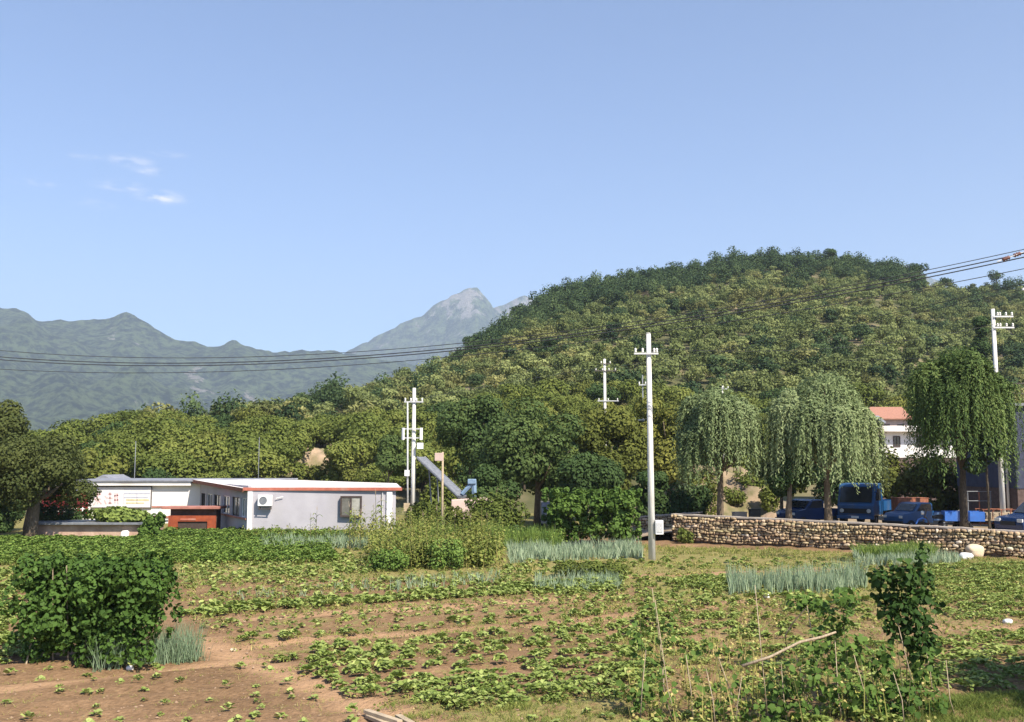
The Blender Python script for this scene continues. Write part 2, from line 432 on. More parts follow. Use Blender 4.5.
def mountain_mat(name, rock_lo, rock_amt, scale):
    m, n, l, b = new_mat(name)
    tc = n.new('ShaderNodeTexCoord')
    def nz(s, d=10, r=.6, st=(1, 1, 1)):
        mp = n.new('ShaderNodeMapping'); mp.inputs['Scale'].default_value = st
        l.new(tc.outputs['Object'], mp.inputs['Vector'])
        q = n.new('ShaderNodeTexNoise'); q.inputs['Scale'].default_value = s; q.inputs['Detail'].default_value = d; q.inputs['Roughness'].default_value = r
        l.new(mp.outputs[0], q.inputs['Vector']); return q.outputs['Fac']
    fo = n.new('ShaderNodeValToRGB')
    fo.color_ramp.elements[0].position = .43; fo.color_ramp.elements[0].color = (.004, .018, .014, 1)
    fo.color_ramp.elements[1].position = .57; fo.color_ramp.elements[1].color = (.11, .15, .07, 1)
    l.new(nz(scale, 12, .72), fo.inputs['Fac'])
    ro = n.new('ShaderNodeValToRGB')
    ro.color_ramp.elements[0].color = (.10, .10, .10, 1); ro.color_ramp.elements[1].color = (.46, .42, .38, 1)
    l.new(nz(scale * 2), ro.inputs['Fac'])
    at = n.new('ShaderNodeAttribute'); at.attribute_name = 'rock'
    ad = n.new('ShaderNodeMath'); ad.operation = 'MULTIPLY_ADD'; ad.inputs[1].default_value = rock_amt
    l.new(at.outputs['Fac'], ad.inputs[0]); l.new(nz(scale * .5, 9, .72, (1, 1, .4)), ad.inputs[2])
    mr = n.new('ShaderNodeMapRange'); mr.inputs['From Min'].default_value = rock_lo; mr.inputs['From Max'].default_value = rock_lo + .06
    l.new(ad.outputs[0], mr.inputs['Value'])
    mx = n.new('ShaderNodeMixRGB'); l.new(mr.outputs[0], mx.inputs['Fac']); l.new(fo.outputs[0], mx.inputs['Color1']); l.new(ro.outputs[0], mx.inputs['Color2'])
    l.new(mx.outputs[0], b.inputs['Base Color']); b.inputs['Roughness'].default_value = 1; b.inputs['Specular IOR Level'].default_value = .05
    bu = n.new('ShaderNodeBump'); bu.inputs['Strength'].default_value = 1; bu.inputs['Distance'].default_value = 30
    l.new(nz(scale * 2.2, 12, .75), bu.inputs['Height']); l.new(bu.outputs[0], b.inputs['Normal'])
    return m

# ---------------------------------------------------------------- terrain functions
def smooth(t): t = np.clip(t, 0, 1); return t * t * (3 - 2 * t)
def fbm(x, y, sc, oct=4, seed=0.0):
    out = np.zeros(np.shape(x)); a = 1.0; f = 1.0 / sc
    xx, yy = np.asarray(x, float), np.asarray(y, float)
    for o in range(oct):
        p = seed * 7.3 + o * 19.7
        out += a * (np.sin(xx * f * 1.7 + p + 1.3 * np.sin(yy * f * 1.1 + p * .7)) * np.cos(yy * f * 1.9 - p * 1.3 + 1.1 * np.sin(xx * f * .9 + p)))
        a *= .5; f *= 2.03
    return out

WX0, WY0, WX1, WY1 = 9.04, 57.0, 24.2, 47.0
def wall_y(x): return WY0 + (np.clip(x, 9.04, 80) - WX0) * (WY1 - WY0) / (WX1 - WX0)
ROW = R(24.7)
def field_z(x, y):
    p = -np.sin(ROW) * x + np.cos(ROW) * y
    z = .035 * fbm(x, y, 2.2, 3, 1) + .038 * np.sin(p * 2 * np.pi / 1.0) * (np.clip((70 - y) / 20, 0, 1))
    near = np.clip((90 - y) / 20, 0, 1) * np.clip((70 - np.abs(x)) / 20, 0, 1)
    return z * near

SKY_PX = [-700, -200, 0, 75, 150, 200, 250, 300, 340, 400, 440, 470, 500, 530, 560, 600, 650, 700, 740, 800, 880, 910, 935, 960, 1024, 1200, 1700]
SKY_PY = [440, 436, 430, 427, 404, 408, 391, 386, 373, 368, 356, 340, 320, 300, 284, 276, 268, 260, 252, 251, 254, 262, 274, 279, 279, 300, 360]
RD_PX = [-700, 75, 300, 440, 500, 560, 1024, 1700]
RD_D = [150, 152, 190, 265, 330, 395, 420, 400]
def hill_params(px):
    s = np.interp(px, SKY_PX, SKY_PY); D = np.interp(px, RD_PX, RD_D)
    F = np.interp(px, [-700, 300, 650, 700, 1700], [84, 84, 92, 104, 104])
    th = np.interp(px, [-700, 440, 540, 1700], [4.6, 5.2, 6.2, 6.2])
    zr = CAMZ + (HZ - s) / FPX * D - th
    return D, F, zr
def hill_z(x, y):
    x = np.asarray(x, float); y = np.asarray(y, float)
    px = 512 + FPX * x / np.maximum(y, 20)
    D, F, zr = hill_params(px)
    t = (y - F) / (D - F)
    up = zr * np.clip(t, 0, 1) ** 1.05
    dn = zr * (1 - .55 * np.clip((y - D) / 260, 0, 1))
    z = np.where(t < 1, up, dn)
    z = z + 1.2 * fbm(x, y, 24, 3, 3) * np.clip(t * 3, 0, 1) * np.clip((1.1 - t) * 4, .25, 1)
    return np.where(t <= 0, -.4 + t * 3, z)

def grid_mesh(name, X, Y, Z, mat, attrs=None):
    h, w = X.shape
    V = np.stack([X.ravel(), Y.ravel(), Z.ravel()], 1)
    i = np.arange(h * w).reshape(h, w)
    F = np.stack([i[:-1, :-1].ravel(), i[:-1, 1:].ravel(), i[1:, 1:].ravel(), i[1:, :-1].ravel()], 1)
    o = np_mesh(name, V, F, mat, attrs=attrs, smooth=True)
    return tag(o, kind='structure')

def img_poly(pts): return [tuple(G(px, py)[:2]) for px, py in pts]
def in_poly(x, y, poly):
    x = np.asarray(x); y = np.asarray(y); ins = np.zeros(x.shape, bool); j = len(poly) - 1
    for i in range(len(poly)):
        xi, yi = poly[i]; xj, yj = poly[j]
        c = ((yi > y) != (yj > y)) & (x < (xj - xi) * (y - yi) / (yj - yi + 1e-12) + xi)
        ins ^= c; j = i
    return ins
def line_dist(x, y, pts):
    d = np.full(np.shape(x), 1e9)
    for (ax, ay), (bx, by) in zip(pts[:-1], pts[1:]):
        L = (bx - ax) ** 2 + (by - ay) ** 2
        t = np.clip(((x - ax) * (bx - ax) + (y - ay) * (by - ay)) / L, 0, 1)
        d = np.minimum(d, np.hypot(x - ax - t * (bx - ax), y - ay - t * (by - ay)))
    return d

# ---------------------------------------------------------------- ground sheet
def spaced(lo, hi, step, far_lo, far_hi, growth=1.22):
    a = list(np.arange(lo, hi + step / 2, step))
    s = step
    while a[-1] < far_hi: s *= growth; a.append(min(a[-1] + s, far_hi))
    s = step
    while a[0] > far_lo: s *= growth; a.insert(0, max(a[0] - s, far_lo))
    return np.array(a)
xs = spaced(-30, 30, .3, -9000, 9000); ys = spaced(9, 66, .28, -300, 8500)
X, Y = np.meshgrid(xs, ys)
Z = field_z(X, Y)
paths = [img_poly([(180, 655), (300, 640), (508, 627), (640, 616), (760, 600)]), img_poly([(200, 640), (260, 665), (330, 690), (410, 724)]),
         img_poly([(560, 582), (640, 576), (760, 572), (900, 566)]), img_poly([(250, 618), (500, 604), (620, 596)]),
         img_poly([(930, 628), (1040, 627)]), img_poly([(690, 545), (620, 552)]), img_poly([(0, 690), (180, 668), (240, 660)])]
P = np.zeros(X.shape)
for i, pth in enumerate(paths):
    wd = [.30, .5, .5, .45, .25, .6, .3][i]
    P = np.maximum(P, np.clip(1.4 - line_dist(X, Y, pth) / wd, 0, 1))
Z -= .03 * P
weedf = np.zeros(X.shape) + .25
for poly, v in [(img_poly([(640, 545), (1030, 560), (1030, 600), (560, 600), (500, 560)]), .75), (img_poly([(0, 520), (520, 520), (520, 580), (0, 575)]), .7),
                (img_poly([(600, 600), (1030, 600), (1030, 722), (600, 722)]), .45), (img_poly([(0, 640), (230, 640), (380, 722), (0, 722)]), .12),
                (img_poly([(250, 605), (650, 585), (650, 640), (250, 655)]), .38), (img_poly([(380, 700), (620, 690), (640, 730), (380, 730)]), .6)]:
    weedf = np.where(in_poly(X, Y, poly), v, weedf)
weedf = np.where(Y > 66, .9, weedf) * (1 - .7 * P)
grid_mesh('ground', X, Y, Z, M['soil'], attrs={'path': P.ravel(), 'weed': weedf.ravel()})

# yard behind the stone wall
uu = np.linspace(3.5, 75, 120); vv = np.linspace(0, 1, 46)
U, Vv = np.meshgrid(uu, vv)
Yw = wall_y(U) + .3
YY = Yw + (118 - Yw) * Vv
ZZ = .58 * smooth((U - 5.5 - .03 * (YY - 57)) / 4) + .03 * fbm(U, YY, 3, 3, 5) - .05
M['yard'] = surf('yard_dirt', (.36, .28, .20), (.22, .17, .11), rough=1, scale=.7, bump=.6, dirt=(.12, .13, .05))
grid_mesh('yard', U, YY, ZZ, M['yard'])
# soil bank behind the willows
uu = np.linspace(8, 27, 70); vv = np.linspace(65, 96, 70)
U, Vv = np.meshgrid(uu, vv)
win = smooth((U - 11.8) / 2) * smooth((20.5 - U) / 2.5)
ZZ = .6 + 3.2 * smooth((Vv - 66.5 + .8 * fbm(U, Vv, 3, 2, 2)) / 10) * win + .45 * fbm(U, Vv, 1.5, 5, 4) * win - .25 * (1 - win)
grid_mesh('bank', U, Vv, ZZ, M['banksoil'])

# wooded hill
pxs = np.linspace(-700, 1700, 240); rr = np.concatenate([np.linspace(80, 440, 130), np.linspace(446, 760, 20)])
PX, RR = np.meshgrid(pxs, rr)
XX = (PX - 512) / FPX * RR
grid_mesh('hill', XX, RR, hill_z(XX, RR), M['hillground'])

# earth terrace cut into the slope behind the building
uu = np.linspace(-25, -17.6, 60); vv = np.linspace(108, 120, 40)
U, Vv = np.meshgrid(uu, vv)
win = smooth((U + 25) / .8) * smooth((-17.6 - U) / .8)
ZZ = hill_z(U, Vv) - .3 + win * (2.3 * smooth((Vv - 109.5 + .5 * fbm(U, Vv, 2, 3, 3)) / 2.2) * smooth((120 - Vv) / 5) + .3 * fbm(U, Vv, 1.4, 4, 6))
grid_mesh('terrace', U, Vv, ZZ, M['terrace'])

# distant mountains
def ridge_mesh(name, D, depth0, depth1, px0, px1, tab, mat, seed, rockf, amp, nx=360, ny=130, base=0.0):
    pxs = np.linspace(px0, px1, nx); rr = np.linspace(depth0, depth1, ny)
    PX, RR = np.meshgrid(pxs, rr)
    XX = (PX - 512) / FPX * RR
    s = np.interp(PX, [a for a, _ in tab], [b for _, b in tab])
    zr = CAMZ + (HZ - s) / FPX * D
    t = (RR - depth0) / (D - depth0)
    up = base + (zr - base) * np.clip(t, 0, 1) ** 1.15
    dn = zr * np.clip(1 - (RR - D) / (depth1 - D) * .8, 0, 1)
    Zz = np.where(t < 1, up, dn)
    # spurs and gullies running down the slope, none at the crest line itself
    g = np.abs(fbm(XX + .35 * RR, RR * .35, amp * 5.5, 5, seed)) + .4 * fbm(XX, RR, amp * 2.2, 4, seed + 2)
    k = np.sin(np.clip(t, 0, 1) * math.pi) ** .7
    Zz = Zz - g * amp * k * (zr / np.max(zr))
    Zz = Zz + (fbm(XX, RR * 0 + seed, amp * .2, 4, seed + 5)) * amp * .03 + .05 * amp * fbm(XX, RR, amp * .5, 4, seed + 8) * k
    Zz = np.where(RR <= rr[0] + 1, -.4, Zz)
    rock = rockf(PX, HZ - (Zz - CAMZ) * FPX / RR, t)
    return grid_mesh(name, XX, RR, Zz, mat, attrs={'rock': rock.ravel()})
left_tab = [(-900, 350), (-500, 330), (-200, 318), (-60, 300), (-20, 303), (0, 306), (12, 308), (22, 312), (32, 319), (45, 321), (60, 319), (90, 319), (108, 316), (118, 312), (130, 313),
            (145, 322), (158, 332), (175, 339), (195, 343), (215, 347), (232, 339), (245, 345), (262, 351), (285, 351), (310, 349), (345, 352), (400, 362), (460, 372), (560, 400), (700, 440), (1100, 455)]
def rock_left(px, py, t):
    r = np.zeros(px.shape)
    for cx, cy, rx, ry in [(110, 336, 8, 7), (130, 345, 12, 8), (195, 378, 16, 16), (200, 392, 22, 8), (150, 405, 22, 12), (255, 398, 16, 9), (115, 415, 20, 5), (80, 382, 8, 5)]:
        r = np.maximum(r, np.clip(1.3 - np.hypot((px - cx) / rx, (py - cy) / ry), 0, 1))
    return r
ridge_mesh('mountain', 4200, 1900, 5400, -900, 1000, left_tab, mountain_mat('mountain_forest', .66, .15, .03), 2, rock_left, 200, nx=460, ny=170)
peak_tab = [(-700, 430), (100, 400), (260, 385), (320, 366), (345, 352), (360, 343), (375, 336), (392, 326), (410, 318), (424, 312), (432, 305), (440, 299), (450, 294), (458, 291), (463, 288), (470, 285.5), (474, 284),
            (478, 286), (481, 292), (485, 296), (489, 300), (493, 306), (498, 309), (505, 314), (520, 322), (560, 340), (700, 380), (1200, 440)]
def rock_peak(px, py, t):
    return np.clip(1 - np.abs(px - 468) / 55, 0, 1) * np.clip((345 - py) / 40, 0, 1) + .6 * np.clip(1 - np.hypot((px - 462) / 22, (py - 305) / 22), 0, 1)
ridge_mesh('mountain', 6800, 5000, 7600, -500, 1000, peak_tab, mountain_mat('mountain_crag', .585, .10, .02), 6, rock_peak, 250, nx=560)
far_tab = [(-300, 440), (380, 400), (450, 330), (492, 306), (503, 303), (512, 299), (518, 295), (526, 293), (532, 296), (540, 301), (552, 290), (575, 296), (640, 300), (760, 290), (840, 276), (880, 268), (896, 262),
           (906, 260), (916, 264), (930, 272), (1000, 300), (1300, 420)]
def rock_far(px, py, t): return np.clip(1 - np.abs(px - 522) / 40, 0, 1) * .8
ridge_mesh('mountain', 7300, 7000, 8000, -300, 1250, far_tab, mountain_mat('mountain_far', .56, .10, .02), 9, rock_far, 120, nx=420, ny=60)

# air
hz = MB(); hz.box(-9300, 9300, -420, 8700, -3, 1500)
M_haze = bpy.data.materials.new('haze'); M_haze.use_nodes = True
hn = M_haze.node_tree.nodes; hn.clear()
ho = hn.new('ShaderNodeOutputMaterial'); hv = hn.new('ShaderNodeVolumePrincipled')
hv.inputs['Color'].default_value = (.66, .78, .97, 1); hv.inputs['Density'].default_value = .000115; hv.inputs['Anisotropy'].default_value = .1
M_haze.node_tree.links.new(hv.outputs[0], ho.inputs['Volume'])
tag(hz.build('haze', M_haze), 'thin pale blue air haze over the valley and mountains', 'haze', kind='stuff')

# ---------------------------------------------------------------- leaves
def norm(a): return a / (np.linalg.norm(a, axis=1, keepdims=True) + 1e-9)
LT = {  # templates: verts (along, across, lift), quads
 'rhomb': (np.array([(-.5, 0, 0), (0, -.36, .05), (.5, 0, 0), (0, .36, .05)]), [(0, 1, 2, 3)]),
 'narrow': (np.array([(-.5, 0, 0), (0, -.13, .02), (.5, 0, -.06), (0, .13, .02)]), [(0, 1, 2, 3)]),
 'broad': (np.array([(-.42, 0, 0), (-.38, -.36, .09), (.08, -.42, .1), (.58, 0, -.06), (.08, .42, .1), (-.38, .36, .09), (.05, 0, 0)]), [(0, 1, 2, 6), (6, 2, 3, 3), (0, 6, 4, 5), (6, 3, 3, 4)]),
}
LT['broad'] = (LT['broad'][0], [(0, 1, 2, 6), (6, 2, 3, 4), (0, 6, 4, 5)])
def leaf_arrays(C, N, S, r, tpl='rhomb', T=None, tint=None):
    n = len(C)
    N = norm(N)
    if T is None: T = r.normal(size=(n, 3))
    T = T - N * np.sum(T * N, axis=1, keepdims=True); T = norm(T)
    B = np.cross(N, T)
    tv, tf = LT[tpl]
    S = np.broadcast_to(np.asarray(S, float), (n,))[:, None, None]
    V = C[:, None, :] + S * (tv[None, :, 0:1] * T[:, None, :] + tv[None, :, 1:2] * B[:, None, :] + tv[None, :, 2:3] * N[:, None, :])
    k = len(tv)
    F = (np.arange(n)[:, None, None] * k + np.array(tf)[None]).reshape(-1, 4)
    if tint is None: tint = r.random(n)
    return V.reshape(-1, 3), F, np.repeat(np.clip(tint, 0, 1), k)
def join(parts):
    Vs, Fs, Ts, o = [], [], [], 0
    for V, F, T in parts:
        Vs.append(V); Fs.append(F + o); Ts.append(T); o += len(V)
    return np.concatenate(Vs), np.concatenate(Fs), np.concatenate(Ts)
def cloud(blobs, n, r, shell=.7, up=.35, jit=.42, tintbase=.4, tintvar=.38):
    """leaves spread through the outer part of lumpy blobs (cx,cy,cz,rx,ry,rz)"""
    b = np.array(blobs, float)
    w = (b[:, 3] * b[:, 5]) ** 1.0; w /= w.sum()
    k = r.choice(len(b), n, p=w)
    d = norm(r.normal(size=(n, 3)))
    rad = shell + (1 - shell) * r.random(n) ** .7
    rad *= 1 + .10 * np.sin(d[:, 0] * 7 + k) * np.cos(d[:, 2] * 6 + k * 2)
    C = b[k, :3] + d * b[k, 3:6] * rad[:, None]
    N = d + r.normal(size=(n, 3)) * jit + np.array([0, 0, up])
    bt = r.random(len(b))
    tint = tintbase + tintvar * (.5 * bt[k] + .5 * r.random(n)) - .2
    return C, N, tint
def crown_blobs(r, w, h, zc, nb, rs=.3, flat=.8):
    out = []
    for i in range(nb):
        d = r.normal(size=3); d /= np.linalg.norm(d)
        q = r.random() ** .4
        rr_ = w * rs * r.uniform(.7, 1.2)
        out.append((d[0] * (w / 2 - rr_ * .7) * q, d[1] * (w / 2 - rr_ * .7) * q, zc + d[2] * (h / 2 - rr_ * flat * .7) * q, rr_, rr_, rr_ * flat))
    return out
def trunk_mb(r, h, rad, spread, nl=5, lean=0.0, fork=.4):
    mb = MB()
    la = r.uniform(0, 6.28)
    top = Vector((math.cos(la) * lean, math.sin(la) * lean, h))
    pts = [Vector((0, 0, -.15)), Vector((0, 0, h * .12)), top * .4 + Vector((r.normal() * .05 * h * .1, 0, 0)), top * .72, top]
    mb.tube(pts, [rad * 1.35, rad, rad * .8, rad * .5, rad * .2], 8)
    for i in range(nl):
        a = 6.28 * i / nl + r.uniform(-.4, .4); t = fork + .35 * r.random()
        p0 = top * t
        e = spread * r.uniform(.6, 1)
        p2 = p0 + Vector((math.cos(a) * e, math.sin(a) * e, h * .35 * r.uniform(.6, 1.2)))
        p1 = p0.lerp(p2, .5) + Vector((0, 0, -.04 * h))
        mb.tube([p0, p1, p2], [rad * .5, rad * .32, rad * .1], 6)
    return mb

def make_tree(name, seed, h, w, ch, nb, nleaf, ls, leafm, barkm=None, rad=.16, tpl='rhomb', rs=.3, lean=.2, flat=.8, tb=.4, tv=.38, shell=.7):
    r = np.random.default_rng(seed)
    root = empty(name)
    trunk_mb(r, h - ch * .35, rad, w * .32, 6, lean).build('trunk', M[barkm or 'bark'], root, smooth=True)
    blobs = crown_blobs(r, w, ch, h - ch / 2, nb, rs, flat)
    C, N, t = cloud(blobs, nleaf, r, shell=shell, tintbase=tb, tintvar=tv)
    V, F, T = leaf_arrays(C, N, ls * r.uniform(.7, 1.3, nleaf), r, tpl, tint=t)
    np_mesh('crown', V, F, M[leafm], parent=root, attrs={'tint': T})
    return root

def copy_thing(o, parent=None):
    c = o.copy(); col.objects.link(c)
    if parent is not None: c.parent = parent
    for ch in list(o.children): copy_thing(ch, c)
    return c
def place(o, x, y, z, rz=0.0, s=1.0, sz=None):
    o.location = (x, y, z); o.rotation_euler = (0, 0, rz); o.scale = (s, s, sz or s); return o

# ---------------------------------------------------------------- hill trees
r = np.random.default_rng(11)
pts = []
yy = 92.0
while yy < 470:
    sp = 4.5 if yy < 200 else 4.9
    half = yy * 1.0
    for x in np.arange(-half * .75, half * .85, sp):
        jx = x + r.uniform(-1.7, 1.7); jy = yy + r.uniform(-1.5, 1.5)
        pts.append((jx, jy))
    yy += 4.3
pts = np.array(pts)
PXH = 512 + FPX * pts[:, 0] / pts[:, 1]
D, F_, zr = hill_params(PXH)
tt = (pts[:, 1] - F_) / (D - F_)
keep = (tt > .03) & (tt < 1.04) & (PXH > -330) & (PXH < 1400)
keep &= ~((PXH > 845) & (PXH < 1045) & (pts[:, 1] < 138))
keep &= ~((PXH > 290) & (PXH < 348) & (pts[:, 1] < 120))
keep &= ~((PXH > 690) & (PXH < 775) & (pts[:, 1] < 112))
gap = fbm(pts[:, 0], pts[:, 1], 14, 3, 8)
keep &= gap < 1.15
pts, PXH, tt, gap = pts[keep], PXH[keep], tt[keep], gap[keep]
zt = hill_z(pts[:, 0], pts[:, 1])
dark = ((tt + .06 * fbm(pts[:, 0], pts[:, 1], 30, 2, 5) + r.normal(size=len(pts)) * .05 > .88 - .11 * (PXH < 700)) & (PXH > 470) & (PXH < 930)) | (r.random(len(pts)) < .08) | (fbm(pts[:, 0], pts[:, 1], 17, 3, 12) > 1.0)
order = np.argsort(pts[:, 1] + np.where((PXH > -25) & (PXH < 1049), 0, 1e4))
indiv = order[:300]; rest = order[300:]

hill_protos = [make_tree('chestnut_tree', 100 + i, h, w, ch, nb, 3200, .31, lm, 'barkdark', .13, rs=rs, flat=.62, tb=tb)
               for i, (h, w, ch, nb, lm, rs, tb) in enumerate([(4.9, 5.8, 3.9, 15, 'chest', .24, .42), (4.3, 6.2, 3.5, 16, 'chest', .22, .5), (5.3, 5.2, 4.3, 14, 'chest', .25, .36),
                                                                (5.2, 5.2, 4.4, 13, 'darkleaf', .26, .45), (4.4, 5.6, 3.6, 14, 'oliveleaf', .24, .42)])]
used = [False] * 5
def region(px, Y):
    a = 'far left slope behind the walnut tree' if px < 120 else 'hillside above the white building' if px < 400 else 'hillside above the conveyor' if px < 500 else \
        'slope behind the biggest dark tree' if px < 640 else 'lower slope above the first willow' if px < 760 else 'slope above the middle willow' if px < 880 else 'slope above the right willow'
    return a
for i in indiv:
    k = 3 if dark[i] else int(r.choice([0, 0, 1, 1, 2, 4]))
    if tt[i] < .12 and PXH[i] < 420: sc_ = r.uniform(.6, .85)
    else: sc_ = r.uniform(.82, 1.2)
    if PXH[i] > 600 and pts[i, 1] < 140: sc_ *= .9
    o = hill_protos[k] if not used[k] else copy_thing(hill_protos[k]); used[k] = True
    place(o, pts[i, 0], pts[i, 1], zt[i] - .15, r.uniform(0, 6.28), sc_, sc_ * r.uniform(.85, 1.1))
    look = ['round olive green', 'wide low yellow green', 'tall full green', 'dark blue green', 'dull olive brown tinged'][k]
    tag(o, f'{look} orchard tree on the {region(PXH[i], 0)}', 'tree', 'orchard trees on the lower hillside')
    if k == 3: o.name = 'oak_tree'
    if k == 4: o.name = 'hazel_tree'
# the woods further up: one mass
protos = []
for i in range(10):
    rr_ = np.random.default_rng(300 + i)
    w_, h_ = (5.8, 4.6) if i < 7 else (5.6, 6.8)
    bl = crown_blobs(rr_, w_ * rr_.uniform(.8, 1.1), h_ * .85, h_ * .58, int(rr_.integers(6, 14)), rr_.uniform(.2, .3), .62 if i < 7 else .8)
    C, N, t = cloud(bl, 620, rr_, shell=.5, jit=.6, tintbase=.42, tintvar=.3)
    protos.append(leaf_arrays(C, N, .50 * rr_.uniform(.7, 1.3, 620), rr_, 'rhomb', tint=t))
VL, FL, TL, ML, off = [], [], [], [], 0
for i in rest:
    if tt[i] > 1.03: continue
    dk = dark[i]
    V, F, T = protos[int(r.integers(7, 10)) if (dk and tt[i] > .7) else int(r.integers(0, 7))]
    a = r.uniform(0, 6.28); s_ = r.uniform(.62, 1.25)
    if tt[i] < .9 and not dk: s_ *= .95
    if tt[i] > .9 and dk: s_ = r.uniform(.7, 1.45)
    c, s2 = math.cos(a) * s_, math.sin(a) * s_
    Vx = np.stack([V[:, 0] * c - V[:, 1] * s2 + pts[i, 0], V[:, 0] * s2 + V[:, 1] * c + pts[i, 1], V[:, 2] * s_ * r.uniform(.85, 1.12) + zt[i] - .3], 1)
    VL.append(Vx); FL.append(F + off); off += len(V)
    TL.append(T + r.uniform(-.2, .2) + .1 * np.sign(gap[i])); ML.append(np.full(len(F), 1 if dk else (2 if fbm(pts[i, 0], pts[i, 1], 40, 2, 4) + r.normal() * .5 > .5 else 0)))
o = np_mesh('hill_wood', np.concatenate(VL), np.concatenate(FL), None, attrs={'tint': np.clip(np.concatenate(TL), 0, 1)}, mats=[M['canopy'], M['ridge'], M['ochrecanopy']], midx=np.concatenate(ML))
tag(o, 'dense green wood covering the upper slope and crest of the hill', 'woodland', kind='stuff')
print('hill trees', len(indiv), len(rest))

# ---------------------------------------------------------------- near trees
def Wb(px, Y, z): return Vector(((px - 512) / FPX * Y, Y, z))
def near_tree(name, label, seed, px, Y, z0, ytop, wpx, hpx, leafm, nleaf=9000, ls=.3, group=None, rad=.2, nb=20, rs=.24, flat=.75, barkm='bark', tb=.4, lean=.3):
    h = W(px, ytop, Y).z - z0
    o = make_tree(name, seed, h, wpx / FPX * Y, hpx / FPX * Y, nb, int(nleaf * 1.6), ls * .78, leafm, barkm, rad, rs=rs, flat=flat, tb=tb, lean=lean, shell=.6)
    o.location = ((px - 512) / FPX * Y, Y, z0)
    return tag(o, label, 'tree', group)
near_tree('broadleaf_tree', 'biggest dark green tree with drooping leaf sprays, left of the tall concrete pole', 21, 537, 72, 0, 393, 125, 120, 'darkleaf', 15000, .34, rad=.26, nb=34, rs=.19, tb=.62)
near_tree('broadleaf_tree', 'olive brown tinged tree between the big dark tree and the tall pole', 22, 607, 77, .2, 402, 90, 95, 'oliveleaf', 9000, .34, rad=.2, nb=22, rs=.2, tb=.36)
near_tree('broadleaf_tree', 'yellow tinged olive tree behind the left side of the first willow', 23, 668, 80, .6, 384, 80, 110, 'oliveleaf', 9000, .34, rad=.2, nb=22, rs=.2, tb=.45)
near_tree('broadleaf_tree', 'dark rounded green bush-like tree just right of the tall pole foot', 24, 652, 67, .2, 462, 46, 60, 'darkleaf', 5000, .26, rad=.1, nb=12, tb=.55)
near_tree('broadleaf_tree', 'dark tree left of the big dark tree, above the conveyor', 25, 470, 88, .6, 392, 85, 75, 'darkleaf', 8000, .36, rad=.2, nb=20, rs=.21, tb=.62, barkm='barkdark')
near_tree('broadleaf_tree', 'green leafy tree close behind the leaning light pole near the white building corner', 26, 392, 80, 0, 432, 44, 60, 'darkleaf', 5000, .3, rad=.1, nb=12, tb=.7)
near_tree('broadleaf_tree', 'small dark tree between the two brightest willows', 27, 779, 63, .9, 436, 48, 66, 'darkleaf', 6000, .24, rad=.12, nb=16, rs=.2, tb=.5)
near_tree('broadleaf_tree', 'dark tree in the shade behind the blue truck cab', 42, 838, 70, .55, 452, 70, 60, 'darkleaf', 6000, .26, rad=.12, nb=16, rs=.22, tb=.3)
near_tree('broadleaf_tree', 'low dark tree behind the trellis bush', 28, 590, 66, 0, 452, 70, 56, 'darkleaf', 6000, .28, rad=.12, nb=16, rs=.22, tb=.35)
near_tree('broadleaf_tree', 'low dark green tree under the left edge of the biggest tree', 39, 495, 68, 0, 462, 60, 60, 'darkleaf', 5000, .28, rad=.12, nb=14, rs=.22, tb=.5)
# left edge
near_tree('walnut_tree', 'wide brown-green tree with thick pale trunk at the left edge of the field', 29, 36, 59, 0, 428, 130, 92, 'walnut', 17000, .23, rad=.42, nb=44, rs=.15, tb=.34)
near_tree('walnut_tree', 'taller green tree cut by the left edge of the picture', 30, -6, 63, 0, 396, 78, 110, 'walnut', 9000, .28, rad=.22, nb=22, rs=.2, tb=.3)
near_tree('hedge_bush', 'dark scrubby bush at the foot of the left edge tree', 31, 0, 57.5, -.2, 492, 44, 50, 'darkleaf', 3500, .22, rad=.06, nb=10, tb=.5)
near_tree('hedge_bush', 'dark bush added to stand in for deep shade in front of the red banner', 32, 66, 63, 0, 494, 50, 42, 'darkleaf', 2600, .2, rad=.05, nb=12, tb=.2)  # added bush, fills in the darkness under the walnut crown
near_tree('hedge_bush', 'scrub at the left picture edge behind the low pen', 38, 10, 66, 0, 488, 60, 42, 'darkleaf', 3600, .2, rad=.05, nb=12, tb=.4)
# trees that stand outside the picture on the right and shade the corner of the field
o = make_tree('broadleaf_tree', 41, 5.0, 5.4, 3.6, 30, 26000, .15, 'chest', rad=.15); o.location = (13.2, 17.2, 0)
tag(o, 'roadside tree just right of the picture that shades the field corner', 'tree')
# conifer thin at the right, tall poplar behind the right pole
near_tree('poplar_tree', 'slim dark tree on the hillside left of the right-hand pole', 32, 984, 150, 6, 285, 18, 150, 'darkleaf', 4500, .5, rad=.15, nb=22, rs=.42, tb=.4, lean=.1)
near_tree('crest_pine', 'small lone pine standing on the hill crest', 33, 835, 400, 80, 249, 14, 8, 'darkleaf', 700, .7, rad=.2, nb=5, rs=.3, tb=.4)
near_tree('crest_pine', 'rounded dark pine on the crest near the top right insulators', 34, 1003, 415, 77, 266, 17, 24, 'ridge', 700, .7, rad=.2, nb=6, rs=.3, tb=.4)
near_tree('crest_pine', 'dark pine on the hill crest beside the small blue peak', 35, 922, 405, 76, 261, 26, 18, 'darkleaf', 1200, .8, rad=.2, nb=8, rs=.26, tb=.4)

